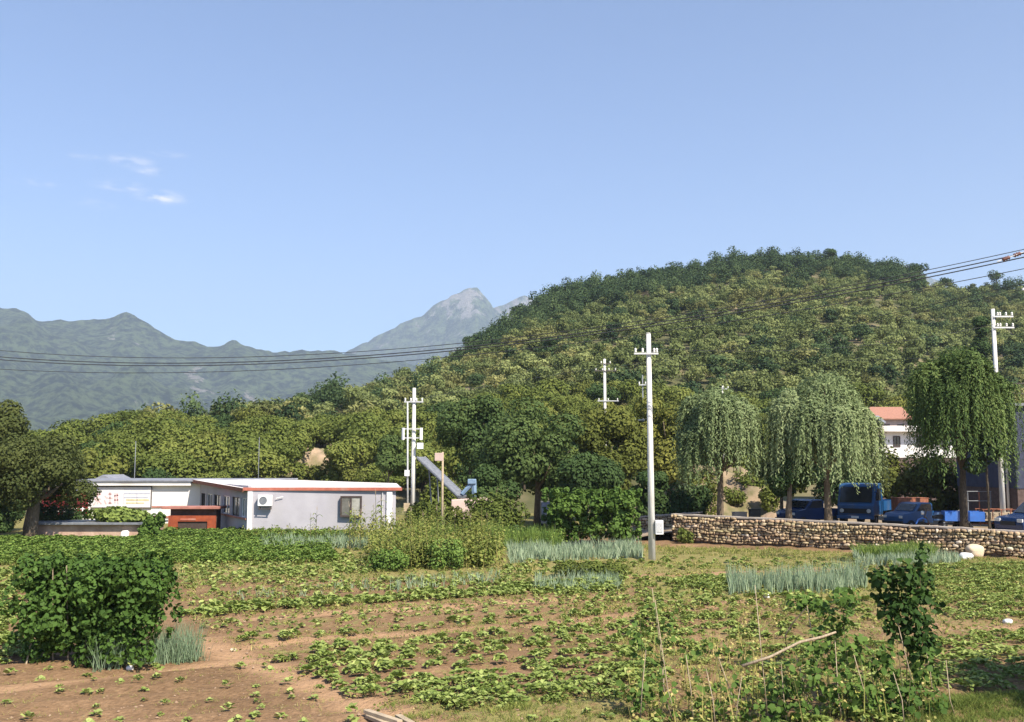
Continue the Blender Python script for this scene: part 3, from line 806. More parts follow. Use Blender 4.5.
def make_willow(seed, h, w, leafm, nst=520, name='willow_tree', barkm='bark', low=.22, lbl=None):
    r = np.random.default_rng(seed)
    root = empty(name)
    trunk_mb(r, h * .62, .22, w * .25, 7, .15, fork=.55).build('trunk', M[barkm], root, smooth=True)
    parts = []
    nd = 9
    dom = [(0.0, 0.0, h * .98, w * .27)]
    for k in range(nd - 1):
        a = 6.283 * k / (nd - 1) + r.uniform(-.35, .35); e = w * r.uniform(.17, .31)
        dom.append((math.cos(a) * e, math.sin(a) * e, h * r.uniform(.74, .95), w * r.uniform(.15, .23)))
    arms = MB()
    for (dx, dy, dz, dr_) in dom:
        arms.tube([(0, 0, h * .33), (dx * .5, dy * .5, h * .33 + (dz - h * .33) * .5), (dx, dy, dz - .25)], [.10, .06, .02], 6)
    arms.build('limbs', M[barkm], root, smooth=True)
    for i in range(nst):
        k = int(r.integers(nd)); dx, dy, dz, dr_ = dom[k]
        a = r.uniform(0, 6.283); q = r.random() ** .5
        x0 = dx + math.cos(a) * dr_ * q; y0 = dy + math.sin(a) * dr_ * q
        top = dz - dr_ * .75 * q ** 2 + r.normal() * .12
        rr0 = math.hypot(x0, y0) / (w * .5)
        L = h * (.08 + .40 * min(1, rr0) ** 1.2) * r.uniform(.4, 1.3)
        L = min(L, top - h * low * r.uniform(.85, 1.35))
        if L < .3: continue
        n = int(L / .055) + 8
        t = np.linspace(0, 1, n); oa = math.atan2(y0 + .01, x0 + .01)
        out = .38 * (1 - np.exp(-3.5 * t)) * r.uniform(.3, 1.4)
        sway = r.normal() * .12
        px_ = x0 + math.cos(a) * out * .6 + math.cos(oa) * out * .5 + sway * t * 1.5 + r.normal(size=n) * .06
        py_ = y0 + math.sin(a) * out * .6 + math.sin(oa) * out * .5 + r.normal(size=n) * .06
        pz_ = top + r.uniform(.1, .55) * np.sin(np.minimum(t * 6, 3.14)) - L * t ** 1.5
        C = np.stack([px_, py_, pz_], 1)
        dn = -np.clip(t * 3 - .7, -.9, 1)
        T = np.stack([r.normal(size=n) * .45 + math.cos(a) * .6 * (1 - t), r.normal(size=n) * .45 + math.sin(a) * .6 * (1 - t), dn], 1)
        N = np.stack([np.full(n, math.cos(a)), np.full(n, math.sin(a)), np.full(n, .6)], 1) + r.normal(size=(n, 3)) * .5
        parts.append(leaf_arrays(C, N, .20 * r.uniform(.6, 1.3, n), r, 'narrow2', T=T, tint=.15 + .25 * (k % 3) / 2 + .55 * r.random(n)))
    # inner bulk
    bl = [(dx, dy, dz - dr_ * 1.0, dr_ * .85, dr_ * .85, dr_ * 1.05) for (dx, dy, dz, dr_) in dom]
    C, N, t = cloud(bl, 6500, r, tintbase=.4, tintvar=.8)
    parts.append(leaf_arrays(C, N, .24, r, 'narrow2', T=np.tile([0.0, 0, -1.0], (6500, 1)) + r.normal(size=(6500, 3)) * .45, tint=t))
    V, F, T = join(parts)
    np_mesh('crown', V, F, M[leafm], parent=root, attrs={'tint': T})
    return root
LT['narrow2'] = (np.array([(-.5, 0, 0), (0, -.17, .02), (.5, 0, -.04), (0, .17, .02)]), [(0, 1, 2, 3)])
for (px, Y, yt, wpx, seed, lm, nst, lbl) in [
        (714, 58.5, 391, 94, 51, 'willow', 1500, 'weeping willow nearest the tall pole, leftmost of the three behind the stone wall'),
        (821, 57.0, 375, 112, 52, 'willow', 2000, 'brightest broad weeping willow in front of the blue truck cab'),
        (955, 55.0, 350, 98, 53, 'willowdark', 1400, 'darker ragged willow beside the right-hand concrete pole')]:
    z0 = .9
    h = W(px, yt, Y).z - z0
    o = make_willow(seed, h, wpx / FPX * Y, lm, nst, barkm='bark' if seed < 53 else 'barkdark')
    place(o, (px + 4 - 512) / FPX * Y, Y, z0); tag(o, lbl, 'tree', 'willows behind the stone wall')
# slim trunk of a cut tree between willows
o = empty('young_tree', Wb(786, 56.5, .9)); mb = MB(); b0 = Vector(o.location)
mb.tube([b0 + Vector((0, 0, -.1)), b0 + Vector((0, 0, 1)), b0 + Vector((.1, 0, 2.2)), b0 + Vector((.25, .1, 3.6))], [.26, .17, .12, .05], 8)
mb.build('trunk', M['bark'], o, smooth=True)
C, N, t = cloud([(b0.x + .2, b0.y, b0.z + 3.1, .9, .9, .9), (b0.x - .5, b0.y, b0.z + 2.5, .7, .7, .6), (b0.x + .8, b0.y + .2, b0.z + 2.6, .6, .6, .5)], 1500, r, tintbase=.3)
V, F, T = leaf_arrays(C - np.array(b0), N, .2, r, 'rhomb', tint=t); np_mesh('crown', V, F, M['darkleaf'], parent=o, attrs={'tint': T})
tag(o, 'small pale-footed tree on the wall left of the brightest willow', 'tree')
# thin pole-like sapling right of the right willow
o = empty('young_tree', Wb(984, 54, .9)); b0 = Vector(o.location)
MB().tube([b0 + Vector((0, 0, -.1)), b0 + Vector((0, 0, 2.4)), b0 + Vector((-.05, 0, 5))], [.09, .07, .04], 7).build('trunk', M['barkdark'], o)
C, N, t = cloud([(b0.x, b0.y, b0.z + 4.4, .9, .9, .9), (b0.x - .6, b0.y, b0.z + 3.4, .6, .6, .5)], 1000, r, tintbase=.3)
V, F, T = leaf_arrays(C - np.array(b0), N, .2, r, 'rhomb', tint=t); np_mesh('crown', V, F, M['darkleaf'], parent=o, attrs={'tint': T})
tag(o, 'thin sapling between the right willow and the concrete pole', 'tree')

# ---------------------------------------------------------------- bushes
def bush(name, label, px, Y, z0, wpx, ytop, ybot, leafm, nleaf, ls, seed, nb=9, group=None, tb=.4, tpl='rhomb', depth=.7, cat='bush', tv=.4):
    r = np.random.default_rng(seed)
    h = W(px, ytop, Y).z - z0; w = wpx / FPX * Y
    root = empty(name, ((px - 512) / FPX * Y, Y, z0))
    bl = []
    for i in range(nb):
        q = r.uniform(-.5, .5); rr_ = w * r.uniform(.16, .26)
        rz = min(h * .42, rr_ * 1.0)
        bl.append((q * (w - rr_), r.uniform(-.5, .5) * w * depth * .6, max(rz * .85, r.uniform(.25, 1) * (h - rz * .9)), rr_, rr_ * depth, rz))
    bl.append((0, 0, h * .45, w * .4, w * depth * .4, h * .45))
    C, N, t = cloud(bl, nleaf, r, tintbase=tb, tintvar=tv, shell=.72)
    C[:, 2] = np.abs(C[:, 2])
    V, F, T = leaf_arrays(C, N, ls * r.uniform(.7, 1.3, nleaf), r, tpl, tint=t)
    np_mesh('foliage', V, F, M[leafm], parent=root, attrs={'tint': T})
    mb = MB(); o0 = Vector(root.location)
    for i in range(7):
        a = r.uniform(0, 6.28); e = w * .3 * r.random()
        mb.tube([o0 + Vector((math.cos(a) * e * .3, math.sin(a) * e * .3, -.1)), o0 + Vector((math.cos(a) * e, math.sin(a) * e * depth, h * r.uniform(.5, .85)))], [.035, .012], 5)
    mb.build('stems', M['stem'], root)
    return tag(root, label, cat, group)
bush('shrub', 'low rounded olive shrub left of the trellis of beans', 497, 57, 0, 56, 492, 545, 'chest', 4500, .2, 61, 10, tb=.3)
bush('shrub', 'dark shrub in front of the olive one, beside the onion bed', 528, 55, 0, 50, 524, 548, 'darkleaf', 3000, .16, 62, 8, tb=.6)
bush('shrub', 'olive bush behind the blue truck cab', 885, 72, .5, 62, 446, 500, 'oliveleaf', 5500, .26, 63, 12, tb=.3)
bush('shrub', 'olive bush behind the blue tricycle bed', 932, 71, .5, 66, 447, 500, 'oliveleaf', 5500, .26, 64, 12, tb=.3)
bush('shrub', 'dark bush behind the tan flatbed', 985, 70, .5, 62, 456, 500, 'darkleaf', 4500, .24, 65, 12, tb=.6)
bush('shrub', 'dark bush on the soil bank behind the small dark tree', 790, 76, 2.0, 50, 452, 490, 'chest', 3500, .26, 66, 9, tb=.2)
bush('shrub', 'shaded bush left of the first willow trunk', 690, 64, .9, 48, 480, 520, 'darkleaf', 3500, .2, 67, 9, tb=.3)
bush('shrub', 'dark scrub covering the left foot of the soil bank', 703, 67, .6, 30, 478, 512, 'oliveleaf', 1800, .18, 79, 9, tb=.3)
bush('shrub', 'scrub on top of the soil bank, between the first two willows', 741, 78, 3.4, 40, 452, 470, 'chest', 2200, .22, 80, 9, tb=.35)
bush('shrub', 'low scrub in the middle of the soil bank', 733, 70, 1.6, 26, 486, 505, 'chest', 900, .18, 77, 7, tb=.4)
bush('shrub', 'leafy scrub at the right end of the soil bank', 768, 69, 1.0, 28, 478, 508, 'chest', 1300, .2, 78, 8, tb=.35)
bush('shrub', 'green scrub on the soil bank right of the first willow trunk', 752, 72, 2.2, 34, 470, 500, 'chest', 1500, .2, 75, 8, tb=.3)
bush('shrub', 'scrub on the soil bank left of the first willow trunk', 700, 74, 2.4, 40, 468, 500, 'oliveleaf', 1800, .2, 76, 8, tb=.3)
bush('shrub', 'small weedy tuft growing from the left end of the stone wall', 681, 55.6, 0, 18, 527, 541, 'chest', 700, .14, 68, 5, tb=.4)
bush('shrub', 'feathery low shrub growing over the onions in the field centre', 590, 38.5, 0, 62, 560, 588, 'chest', 3200, .11, 69, 9, tb=.25)
bush('shrub', 'hedge of low shrubs behind the conveyor', 447, 70, 0, 60, 474, 520, 'chest', 4000, .24, 70, 10, tb=.35)
bush('shrub', 'green shrub at the foot of the leaning poles', 424, 60, 0, 44, 496, 538, 'chest', 3500, .2, 71, 9, tb=.5)
bush('shrub', 'weedy shrub in front of the pale block wall', 470, 56, 0, 44, 506, 545, 'oliveleaf', 3500, .18, 72, 9, tb=.3)

for i_, px_ in enumerate((302, 318, 336, 350)):
    bush('shrub', ['leftmost low shrub under the bare earth terrace', 'second low shrub from the left under the bare earth terrace', 'third low shrub from the left under the bare earth terrace', 'rightmost low shrub under the bare earth terrace'][i_], px_, 106 - i_, 2.2, 24, 461 + 2 * (i_ % 2), 478, ['chest', 'oliveleaf'][i_ % 2], 1500, .28, 90 + i_, 8, tb=.45)
# trellised beans: three leafy blocks
def trellis(name, label, px0, px1, ytop, Y, seed, leafm, nleaf, ls, depth, lumps, tb=.3, stakes=8, sparse_low=0.0):
    r = np.random.default_rng(seed)
    x0, x1 = (px0 - 512) / FPX * Y, (px1 - 512) / FPX * Y
    h = W(px0, ytop, Y).z
    cx = (x0 + x1) / 2; root = empty(name, (cx, Y, 0)); w = x1 - x0
    bl = []
    for i in range(lumps):
        rr_ = r.uniform(.22, .46) * min(1, w / 2.5 + .3)
        u = r.random()
        bl.append((r.uniform(-.5, .5) * (w - rr_), r.uniform(-.5, .5) * (depth - rr_ * .8), max(rr_ * .8, min(h - rr_ * .85, r.uniform(.12 + sparse_low, 1.0) * h)), rr_, rr_ * .8, rr_))
    for i in range(lumps // 2):      # ragged shoots along the top and the ends
        rr_ = r.uniform(.07, .17); e = r.random()
        bl.append(((r.uniform(-.5, .5) * w if e < .6 else r.choice([-.5, .5]) * (w + .1)), r.uniform(-.4, .4) * depth, (h + r.uniform(-.12, .04) if e < .6 else r.uniform(.15, 1) * h), rr_, rr_, rr_ * 1.3))
    C, N, t = cloud(bl, nleaf, r, shell=.6, jit=.55, tintbase=tb)
    C[:, 2] = np.abs(C[:, 2]) + .02
    V, F, T = leaf_arrays(C, N, ls * r.uniform(.6, 1.35, nleaf), r, 'broad', tint=t)
    np_mesh('foliage', V, F, M[leafm], parent=root, attrs={'tint': T})
    for i in range(stakes):
        q = (i + .5) / stakes - .5
        MB().tube([Vector((cx + q * w * .92, Y + r.uniform(-.3, .3) * depth, -.1)), Vector((cx + q * w * .92 + r.uniform(-.2, .2), Y + r.uniform(-.2, .2) * depth, h * r.uniform(.75, 1.0)))], [.018, .012], 5).build('stake', M['stick'], root)
    return tag(root, label, 'trellis')
trellis('bean_trellis', 'big dark leafy bean block at the left front of the field', 34, 174, 562, 22.3, 81, 'bean', 19000, .098, 1.7, 120, tb=.3, stakes=8)
trellis('bean_trellis', 'tall leafy bean rows in the middle distance left of the tall pole', 545, 636, 491, 54.5, 82, 'vine', 9500, .19, 2.4, 95, tb=.26, stakes=10)

# ---------------------------------------------------------------- stone wall
def stone_wall(name, label, x0, y0, x1, y1, h0, h1, zbase, seed, th=.5, size=.18):
    r = np.random.default_rng(seed)
    root = empty(name, (x0, y0, zbase))
    L = math.hypot(x1 - x0, y1 - y0); ux, uy = (x1 - x0) / L, (y1 - y0) / L
    nx, ny = uy, -ux
    if ny > 0: nx, ny = -nx, -ny
    def pt(s, d, z): return (ux * s + nx * d, uy * s + ny * d, z)
    n = 24
    mb = MB(Matrix.Translation(root.location))
    cp = MB(Matrix.Translation(root.location))
    for i in range(n):
        s0, s1 = L * i / n, L * (i + 1) / n
        ha, hb = h0 + (h1 - h0) * i / n, h0 + (h1 - h0) * (i + 1) / n
        mb.add([pt(s0, .0, -.2), pt(s1, .0, -.2), pt(s1, .0, hb - .06), pt(s0, .0, ha - .06), pt(s0, -th, -.2), pt(s1, -th, -.2), pt(s1, -th, hb - .06), pt(s0, -th, ha - .06)],
               [(0, 1, 2, 3), (3, 2, 6, 7), (5, 4, 7, 6)] + ([(0, 3, 7, 4)] if i == 0 else []))
    m2 = 60; prev = None
    vs = []; fs = []
    for i in range(m2 + 1):
        s = L * i / m2; hh = h0 + (h1 - h0) * i / m2; j = r.normal() * .012; e = .05 + r.normal() * .012
        vs += [pt(s, e, hh - .075 + j), pt(s, e, hh + j), pt(s, -th - .03, hh + j), pt(s, -th - .03, hh - .075 + j)]
    for i in range(m2):
        a = i * 4; b_ = a + 4
        fs += [(a, b_, b_ + 1, a + 1), (a + 1, b_ + 1, b_ + 2, a + 2), (a + 2, b_ + 2, b_ + 3, a + 3), (a + 3, b_ + 3, b_, a)]
    fs += [(0, 1, 2, 3), tuple(m2 * 4 + k for k in (3, 2, 1, 0))]
    cp.add(vs, fs)
    mb.build('core', M['mortar'], root); cp.build('coping', M['coping'], root)
    # stones
    ico_v, ico_f = ICO
    Vs, Fs, Ts, off = [], [], [], 0
    z = .08
    while z < max(h0, h1) - .02:
        s = r.uniform(0, .2); rowh = size * r.uniform(.6, 1.0)
        while s < L:
            w_ = size * r.choice([.7, 1.0, 1.3, 2.0])* r.uniform(.8, 1.2); hh = h0 + (h1 - h0) * s / L
            zz = z + rowh * .5 * r.uniform(.8, 1.2) + .05 * math.sin(s * 1.3)
            if zz < hh - .1:
                v = ico_v * (1 + r.normal(size=(len(ico_v), 3)) * .13)
                sx, sy, sz = w_ * .50, .14 * r.uniform(.6, 1.5), rowh * .52 * r.uniform(.7, 1.2)
                a = r.normal() * .16
                lx = v[:, 0] * sx; lz = v[:, 2] * sz
                lx, lz = lx * math.cos(a) - lz * math.sin(a), lx * math.sin(a) + lz * math.cos(a)
                q = s + w_ / 2 + lx; d = v[:, 1] * sy + .01 + r.normal() * .015
                Vs.append(np.stack([ux * q + nx * d, uy * q + ny * d, zz + lz], 1)); Fs.append(ico_f + off); off += len(v)
                Ts.append(np.full(len(v), np.clip(r.normal(.55, .24), 0, 1)))
            s += w_ * 1.02
        z += rowh * .98
    np_mesh('stones', np.concatenate(Vs), np.concatenate(Fs), M['stone'], parent=root, attrs={'tint': np.concatenate(Ts)})
    return tag(root, label, 'wall')
# rounded cube used for stones
def rcube():
    g = np.array([-1, -.45, .45, 1.]); V, F = [], []
    idx = {}
    def vid(p):
        k = tuple(np.round(p, 3))
        if k not in idx: idx[k] = len(V); V.append(p)
        return idx[k]
    for ax in range(3):
        for sg in (-1, 1):
            for i in range(3):
                for j in range(3):
                    q = []
                    for (a, b_) in ((i, j), (i + 1, j), (i + 1, j + 1), (i, j + 1)):
                        p = np.zeros(3); p[ax] = sg; p[(ax + 1) % 3] = g[a]; p[(ax + 2) % 3] = g[b_]; q.append(vid(p))
                    F.append(q if sg > 0 else q[::-1])
    V = np.array(V); V = V / (np.sum(np.abs(V) ** 3.2, axis=1, keepdims=True) ** (1 / 3.2))
    return V, np.array(F)
ICO = rcube()
# main wall, continued beyond the right of the picture
kx = (WX1 - WX0) / (WX1 - WX0)
xe, ye = WX0 + 2.0 * (WX1 - WX0), WY0 + 2.0 * (WY1 - WY0)
stone_wall('stone_wall', 'long rough fieldstone retaining wall with a thin concrete coping along the field', WX0, WY0, xe, ye, 1.56, .90, 0, 91)
a, c = Wb(636, 62, 0), Wb(699, 60.5, 0)
stone_wall('stone_wall', 'short shaded low stone wall behind the tall pole, left of the long wall', a.x, a.y, c.x, c.y, 1.15, 1.5, 0, 92)
def rock(name, label, px, py, wpx, hpx, mat, seed):
    r = np.random.default_rng(seed); g = G(px, py); s = wpx / FPX * g.y / 2; hh = hpx / FPX * g.y / 2
    v = ICO[0] * (1 + r.normal(size=(len(ICO[0]), 1)) * .13) * np.array([s, s * .8, hh])
    v = v + np.array([0, 0, hh * .8])
    o = np_mesh(name, v, ICO[1], M[mat], attrs={'tint': np.full(len(v), .95)}, smooth=True)
    o.location = (g.x, g.y, field_z(g.x, g.y) - .02)
    md = o.modifiers.new('sub', 'SUBSURF'); md.levels = 1; md.render_levels = 1
    return tag(o, label, 'rock' if 'rock' in name or 'boulder' in name else 'sack')
rock('boulder', 'pale boulder leaning on the wall foot below the blue truck', 837, 548, 16, 13, 'stone', 1)
rock('boulder', 'tan boulder against the wall foot beside the white sack', 975, 556, 17, 14, 'stone', 2)
rock('plastic_sack', 'crumpled white sack at the wall foot on the right', 966, 558, 13, 8, 'pumpkin', 3)
rock('plastic_sack', 'white sack at the left vines below the low shed', 125, 538, 9, 10, 'pumpkin', 4)
rock('plastic_sack', 'small white plastic scrap on the path at the right', 1008, 623, 9, 6, 'pumpkin', 5)
rock('boulder', 'small pale stone on the soil below the onion bed', 766, 599, 7, 5, 'pumpkin', 6)
rock('plastic_sack', 'white scrap on the soil below the big bean block', 130, 669, 8, 5, 'pumpkin', 7)
rock('boulder', 'small pale stone at the start of the path in the left field', 233, 650, 7, 3, 'stone', 8)

# ---------------------------------------------------------------- poles and wires
def insulator(mb, p, s=1.0):
    mb.disc_stack(p, [.02 * s, .05 * s, .055 * s, .03 * s, .06 * s, .045 * s, .02 * s], [0, .03 * s, .07 * s, .09 * s, .12 * s, .17 * s, .2 * s], 8)
def pole(name, label, px, Y, z0, ytop, r0, r1, mat='concrete', arms=(), group=None, lean=0.0):
    """arms: (y pixel, px left, px right, n insulators, arm material)"""
    x = (px - 512) / FPX * Y; zt_ = W(px, ytop, Y).z
    root = empty(name, (x, Y, z0))
    MB().tube([(x, Y, z0 - .3), (x + lean * .5, Y, (z0 + zt_) / 2), (x + lean, Y, zt_)], [r0, (r0 + r1) / 2, r1], 14).build('shaft', M[mat], root, smooth=True)
    tops = []
    for (ya, pa, pb, n, am) in arms:
        z = W(px, ya, Y).z
        xa, xb = (pa - 512) / FPX * Y, (pb - 512) / FPX * Y
        t_ = (z - z0) / (zt_ - z0)
        k = 1 + (z - CAMZ) / Y * math.tan(PITCH) * 1.0   # image shift of raised points
        xa, xb = xa * k, xb * k
        arm = MB().box(xa, xb, Y - r1 - .10, Y - r1 - .03, z - .04, z + .04).build('crossarm', M[am], root)
        for i in range(n):
            xi = xa + (xb - xa) * (.06 + .88 * i / max(1, n - 1))
            if abs(xi - x - lean * t_) < r1 + .05: xi += r1 + .1
            q = MB(); insulator(q, (xi, Y - r1 - .065, z + .04), 1.1); q.build('insulator', M['porcelain'], arm, smooth=True)
            tops.append(Vector((xi, Y - r1 - .065, z + .24)))
    tag(root, label, 'utility pole', group)
    return root, tops
pm, pm_t = pole('utility_pole', 'tall white concrete pole standing alone in the middle of the field', 650, 46.0, 0, 333, .165, .105, arms=[(354, 633, 657, 4, 'galv')], lean=-.02)
# meter box on the main pole
bx = MB(); x = (657 - 512) / FPX * 45.9; bx.box(x - .17, x + .18, 45.68, 45.98, W(0, 534, 46).z, W(0, 520, 46).z)
mbx = bx.build('meter_box', M['whitepaint'], pm, bevel=.01)
MB().box(x - .12, x + .13, 45.655, 45.672, W(0, 532, 46).z, W(0, 522, 46).z).build('box_door', M['galv'], mbx)
p2, p2_t = pole('utility_pole', 'white concrete pole with boxes and brackets at the white building corner', 414, 66, 0, 388, .17, .11, arms=[(402, 405, 424, 4, 'galv')])
for yy_ in (429, 438):
    z = W(414, yy_, 66).z; xa, xb = (403 - 512) / FPX * 66, (423 - 512) / FPX * 66
    MB().box(xa, xb, 65.7, 65.78, z - .035, z + .035).build('bracket', M['galv'], p2)
for q in (404, 422):
    x = (q - 512) / FPX * 66; MB().box(x - .09, x + .09, 65.58, 65.69, W(0, 440, 66).z, W(0, 428, 66).z).build('fuse_box', M['whitepaint'], p2)
x = (421 - 512) / FPX * 66; MB().box(x - .2, x + .2, 65.5, 65.8, W(0, 449, 66).z, W(0, 443, 66).z).build('switch_box', M['whitepaint'], p2, bevel=.01)
p2b, _ = pole('service_pole', 'thin white pipe pole with a meter, beside the pole at the building corner', 409, 65, 0, 402, .06, .05, mat='galv', lean=-.1)
x = (408 - 512) / FPX * 65; MB().box(x - .15, x + .15, 64.7, 64.93, W(0, 476, 65).z, W(0, 470, 65).z).build('meter_box', M['whitepaint'], p2b)
MB().box(x - .18, x + .2, 64.7, 64.93, W(0, 511, 65).z, W(0, 503, 65).z).build('meter_box', M['tan'], p2b)
p3, _ = pole('service_pole', 'short pale pole with a box on top, right of the building corner', 443, 58, 0, 452, .07, .06, mat='tan')
x = (440 - 512) / FPX * 58; MB().box(x - .26, x + .22, 57.6, 57.85, W(0, 461, 58).z, W(0, 453, 58).z).build('lamp_box', M['pinkwall'], p3, bevel=.02)
p4, p4_t = pole('utility_pole', 'far pole rising from the trees left of the tall pole', 605, 95, 2, 359, .17, .12, arms=[(371, 594, 616, 4, 'darkiron'), (364, 600, 610, 2, 'darkiron'), (401, 597, 618, 3, 'galv')])
p5, _ = pole('utility_pole', 'very thin dark pole just left of the tall pole', 643, 80, .5, 375, .055, .045, mat='steel', arms=[(385, 638, 645, 2, 'galv'), (420, 634, 644, 2, 'galv')])
p6, _ = pole('utility_pole', 'far pole whose tip shows above the first willow', 723, 100, 4, 385, .10, .08, arms=[(389, 720, 727, 2, 'galv')])
p7, p7_t = pole('utility_pole', 'tall concrete pole with two insulator arms behind the stone wall at the right', 998, 56, .9, 309, .15, .10, arms=[(317, 989, 1009, 4, 'galv'), (328, 989, 1010, 4, 'galv')])
MB().prism([(p7.location.x - .32, 55.7), (p7.location.x + .34, 55.7), (p7.location.x + .34, 56.3), (p7.location.x - .32, 56.3)], .45, 1.2).build('footing', M['concrete'], p7, bevel=.03)
p8, _ = pole('service_pole', 'thinner pole close to the right-hand concrete pole', 1004, 61, .9, 396, .08, .07)
for k_, (px, Y, yt) in enumerate([(137, 82, 441), (260, 90, 437)]):
    pole('service_pole', ['thin white post above the white building roof', 'short grey post on the terraced slope above the red-edged roof'][k_], px, Y, 0, yt, .035, .025, mat='steel')
# pole just outside the picture on the right
PX_, PY_ = 1047, 38.0
p9, p9_t = pole('utility_pole', 'line pole just right of the picture carrying the thick wires', PX_, PY_, 0, 226, .17, .12, arms=[(290, 1017, 1080, 4, 'galv'), (253, 1022, 1078, 2, 'galv')])
pL = empty('utility_pole', Wb(-70, 60, 0)); xL = pL.location.x
MB().tube([(xL, 60, -.3), (xL, 60, 12.6)], [.18, .12], 12).build('shaft', M['concrete'], pL, smooth=True)
MB().box(xL - .9, xL + .9, 59.8, 59.88, 11.3, 11.4).build('crossarm', M['galv'], pL)
tag(pL, 'line pole outside the left edge carrying the thick wires', 'utility pole')

def wire(label, A, B, mid=None, rad=.012, group=None, n=60):
    A, B = Vector(A), Vector(B); sag = .02 * (A - B).length
    if mid:
        for k in range(400):
            t = k / 400; p = A.lerp(B, t)
            # image column
            dz = p.z - CAMZ; dep = p.y * math.cos(PITCH) + dz * math.sin(PITCH)
            if (512 + FPX * p.x / dep - mid[0]) * (512 + FPX * A.x / A.y - mid[0]) < 0 and 0.02 < t < .98:
                sag = (p.z - W(mid[0], mid[1], p.y).z) / (4 * t * (1 - t)); break
    pts_ = [A.lerp(B, k / n) - Vector((0, 0, sag * 4 * (k / n) * (1 - k / n))) for k in range(n + 1)]
    o = MB().tube(pts_, rad, 5).build('power_line', M['wire'], smooth=True)
    return tag(o, label, 'cable', group)
Rr = [W(1052, y_, PY_) for y_ in (243, 247, 251, 263)]
Ll = [W(-70, y_, 60) for y_ in (343, 350, 353, 364)]
for i, (mx_, lab) in enumerate(zip([(340, 353), (340, 357.5), (340, 360), (340, 366)], ['topmost thick black wire crossing above the hill', 'second thick black wire from the top, crossing the hill', 'third thick black wire, close under the second', 'lowest thick black wire, apart below the others'])):
    wire(lab, Rr[i], Ll[i], mx_, rad=[.016, .024, .024, .016][i])
# strain insulators on the thick wires near the right edge
for i, (px, py) in enumerate([(1006, 258.5), (1017, 254.5)]):
    o = empty('strain_insulator', W(px, py, 38.3)); c = Vector(o.location)
    d = Vector((-.97, .12, -.34)).normalized()
    mb = MB(Matrix.Translation(c) @ d.to_track_quat('Z', 'Y').to_matrix().to_4x4())
    mb.disc_stack((0, 0, -.16), [.03, .09, .05, .09, .05, .09, .03], [0, .05, .1, .15, .2, .25, .32], 10)
    mb.build('discs', M['brownporc'], o, smooth=True)
    MB().tube([c - d * .16, c - d * .5], .02, 6).build('clamp', M['galv'], o)
    MB().tube([c + d * .16, c + d * .35], .02, 6).build('clamp', M['porcelain'], o)
    tag(o, ['brown strain insulator further from the right edge, hanging on the thick wires', 'brown strain insulator nearest the top right edge, on the thick wires'][i], 'insulator')
# jumper loop
c = W(1000, 262, 38.3)
MB().tube([W(998, 261, 38.3), W(1003, 275, 38.3), W(1008, 280, 38.3), W(1016, 272, 38.3), W(1020, 257, 38.3)], .01, 5)
wire('thin wire rising from the far pole to the right edge across the hill', p4_t[1], p9_t[0], (781, 337), rad=.014)
wire('thin wire under the first one, from the far pole towards the right pole', p4_t[0], p9_t[1], (781, 341), rad=.012)
wire('faint level wire from the far pole to the right edge', p4_t[3], W(1075, 353, 62), (780, 363), rad=.013)
wire('faint wire from the far pole down left to the building corner pole', p4_t[0], p2_t[3], (500, 384), rad=.01)
wire('wire linking the tall field pole with the right-hand pole', pm_t[3], p7_t[4], (820, 349), rad=.009)

# ---------------------------------------------------------------- white building, left
def quad_wall(mb, p0, p1, z0, z1, th=.2):
    """vertical slab along p0-p1, thickness th away from the camera"""
    p0, p1 = Vector((p0[0], p0[1], 0)), Vector((p1[0], p1[1], 0))
    u = (p1 - p0).normalized(); n_ = Vector((u.y, -u.x, 0))
    if n_.dot(-p0) < 0: n_ = -n_
    b_ = -n_ * th
    mb.add([(p0.x, p0.y, z0), (p1.x, p1.y, z0), ((p1 + b_).x, (p1 + b_).y, z0), ((p0 + b_).x, (p0 + b_).y, z0),
            (p0.x, p0.y, z1), (p1.x, p1.y, z1), ((p1 + b_).x, (p1 + b_).y, z1), ((p0 + b_).x, (p0 + b_).y, z1)],
           [(0, 3, 2, 1), (4, 5, 6, 7), (0, 1, 5, 4), (1, 2, 6, 5), (2, 3, 7, 6), (3, 0, 4, 7)])
    return u, n_
A0 = (-33.6, 75.0); A1 = (-23.3, 75.0); B0 = (-16.3, 62.0); B1 = (-7.4, 62.3); C1 = (-9.3, 76.0); C0 = (-33.6, 84.0)
zl, zr_ = 3.08, 2.74
bld = empty('white_building', (-22, 72, 0))
tag(bld, 'long low white building with an orange-red roof edge and an air conditioner', 'building')
w1 = MB(); quad_wall(w1, A0, A1, -.1, zl); quad_wall(w1, (C0[0], C0[1]), A0, -.1, zl)
w1.build('wall', M['whitewall'], bld)
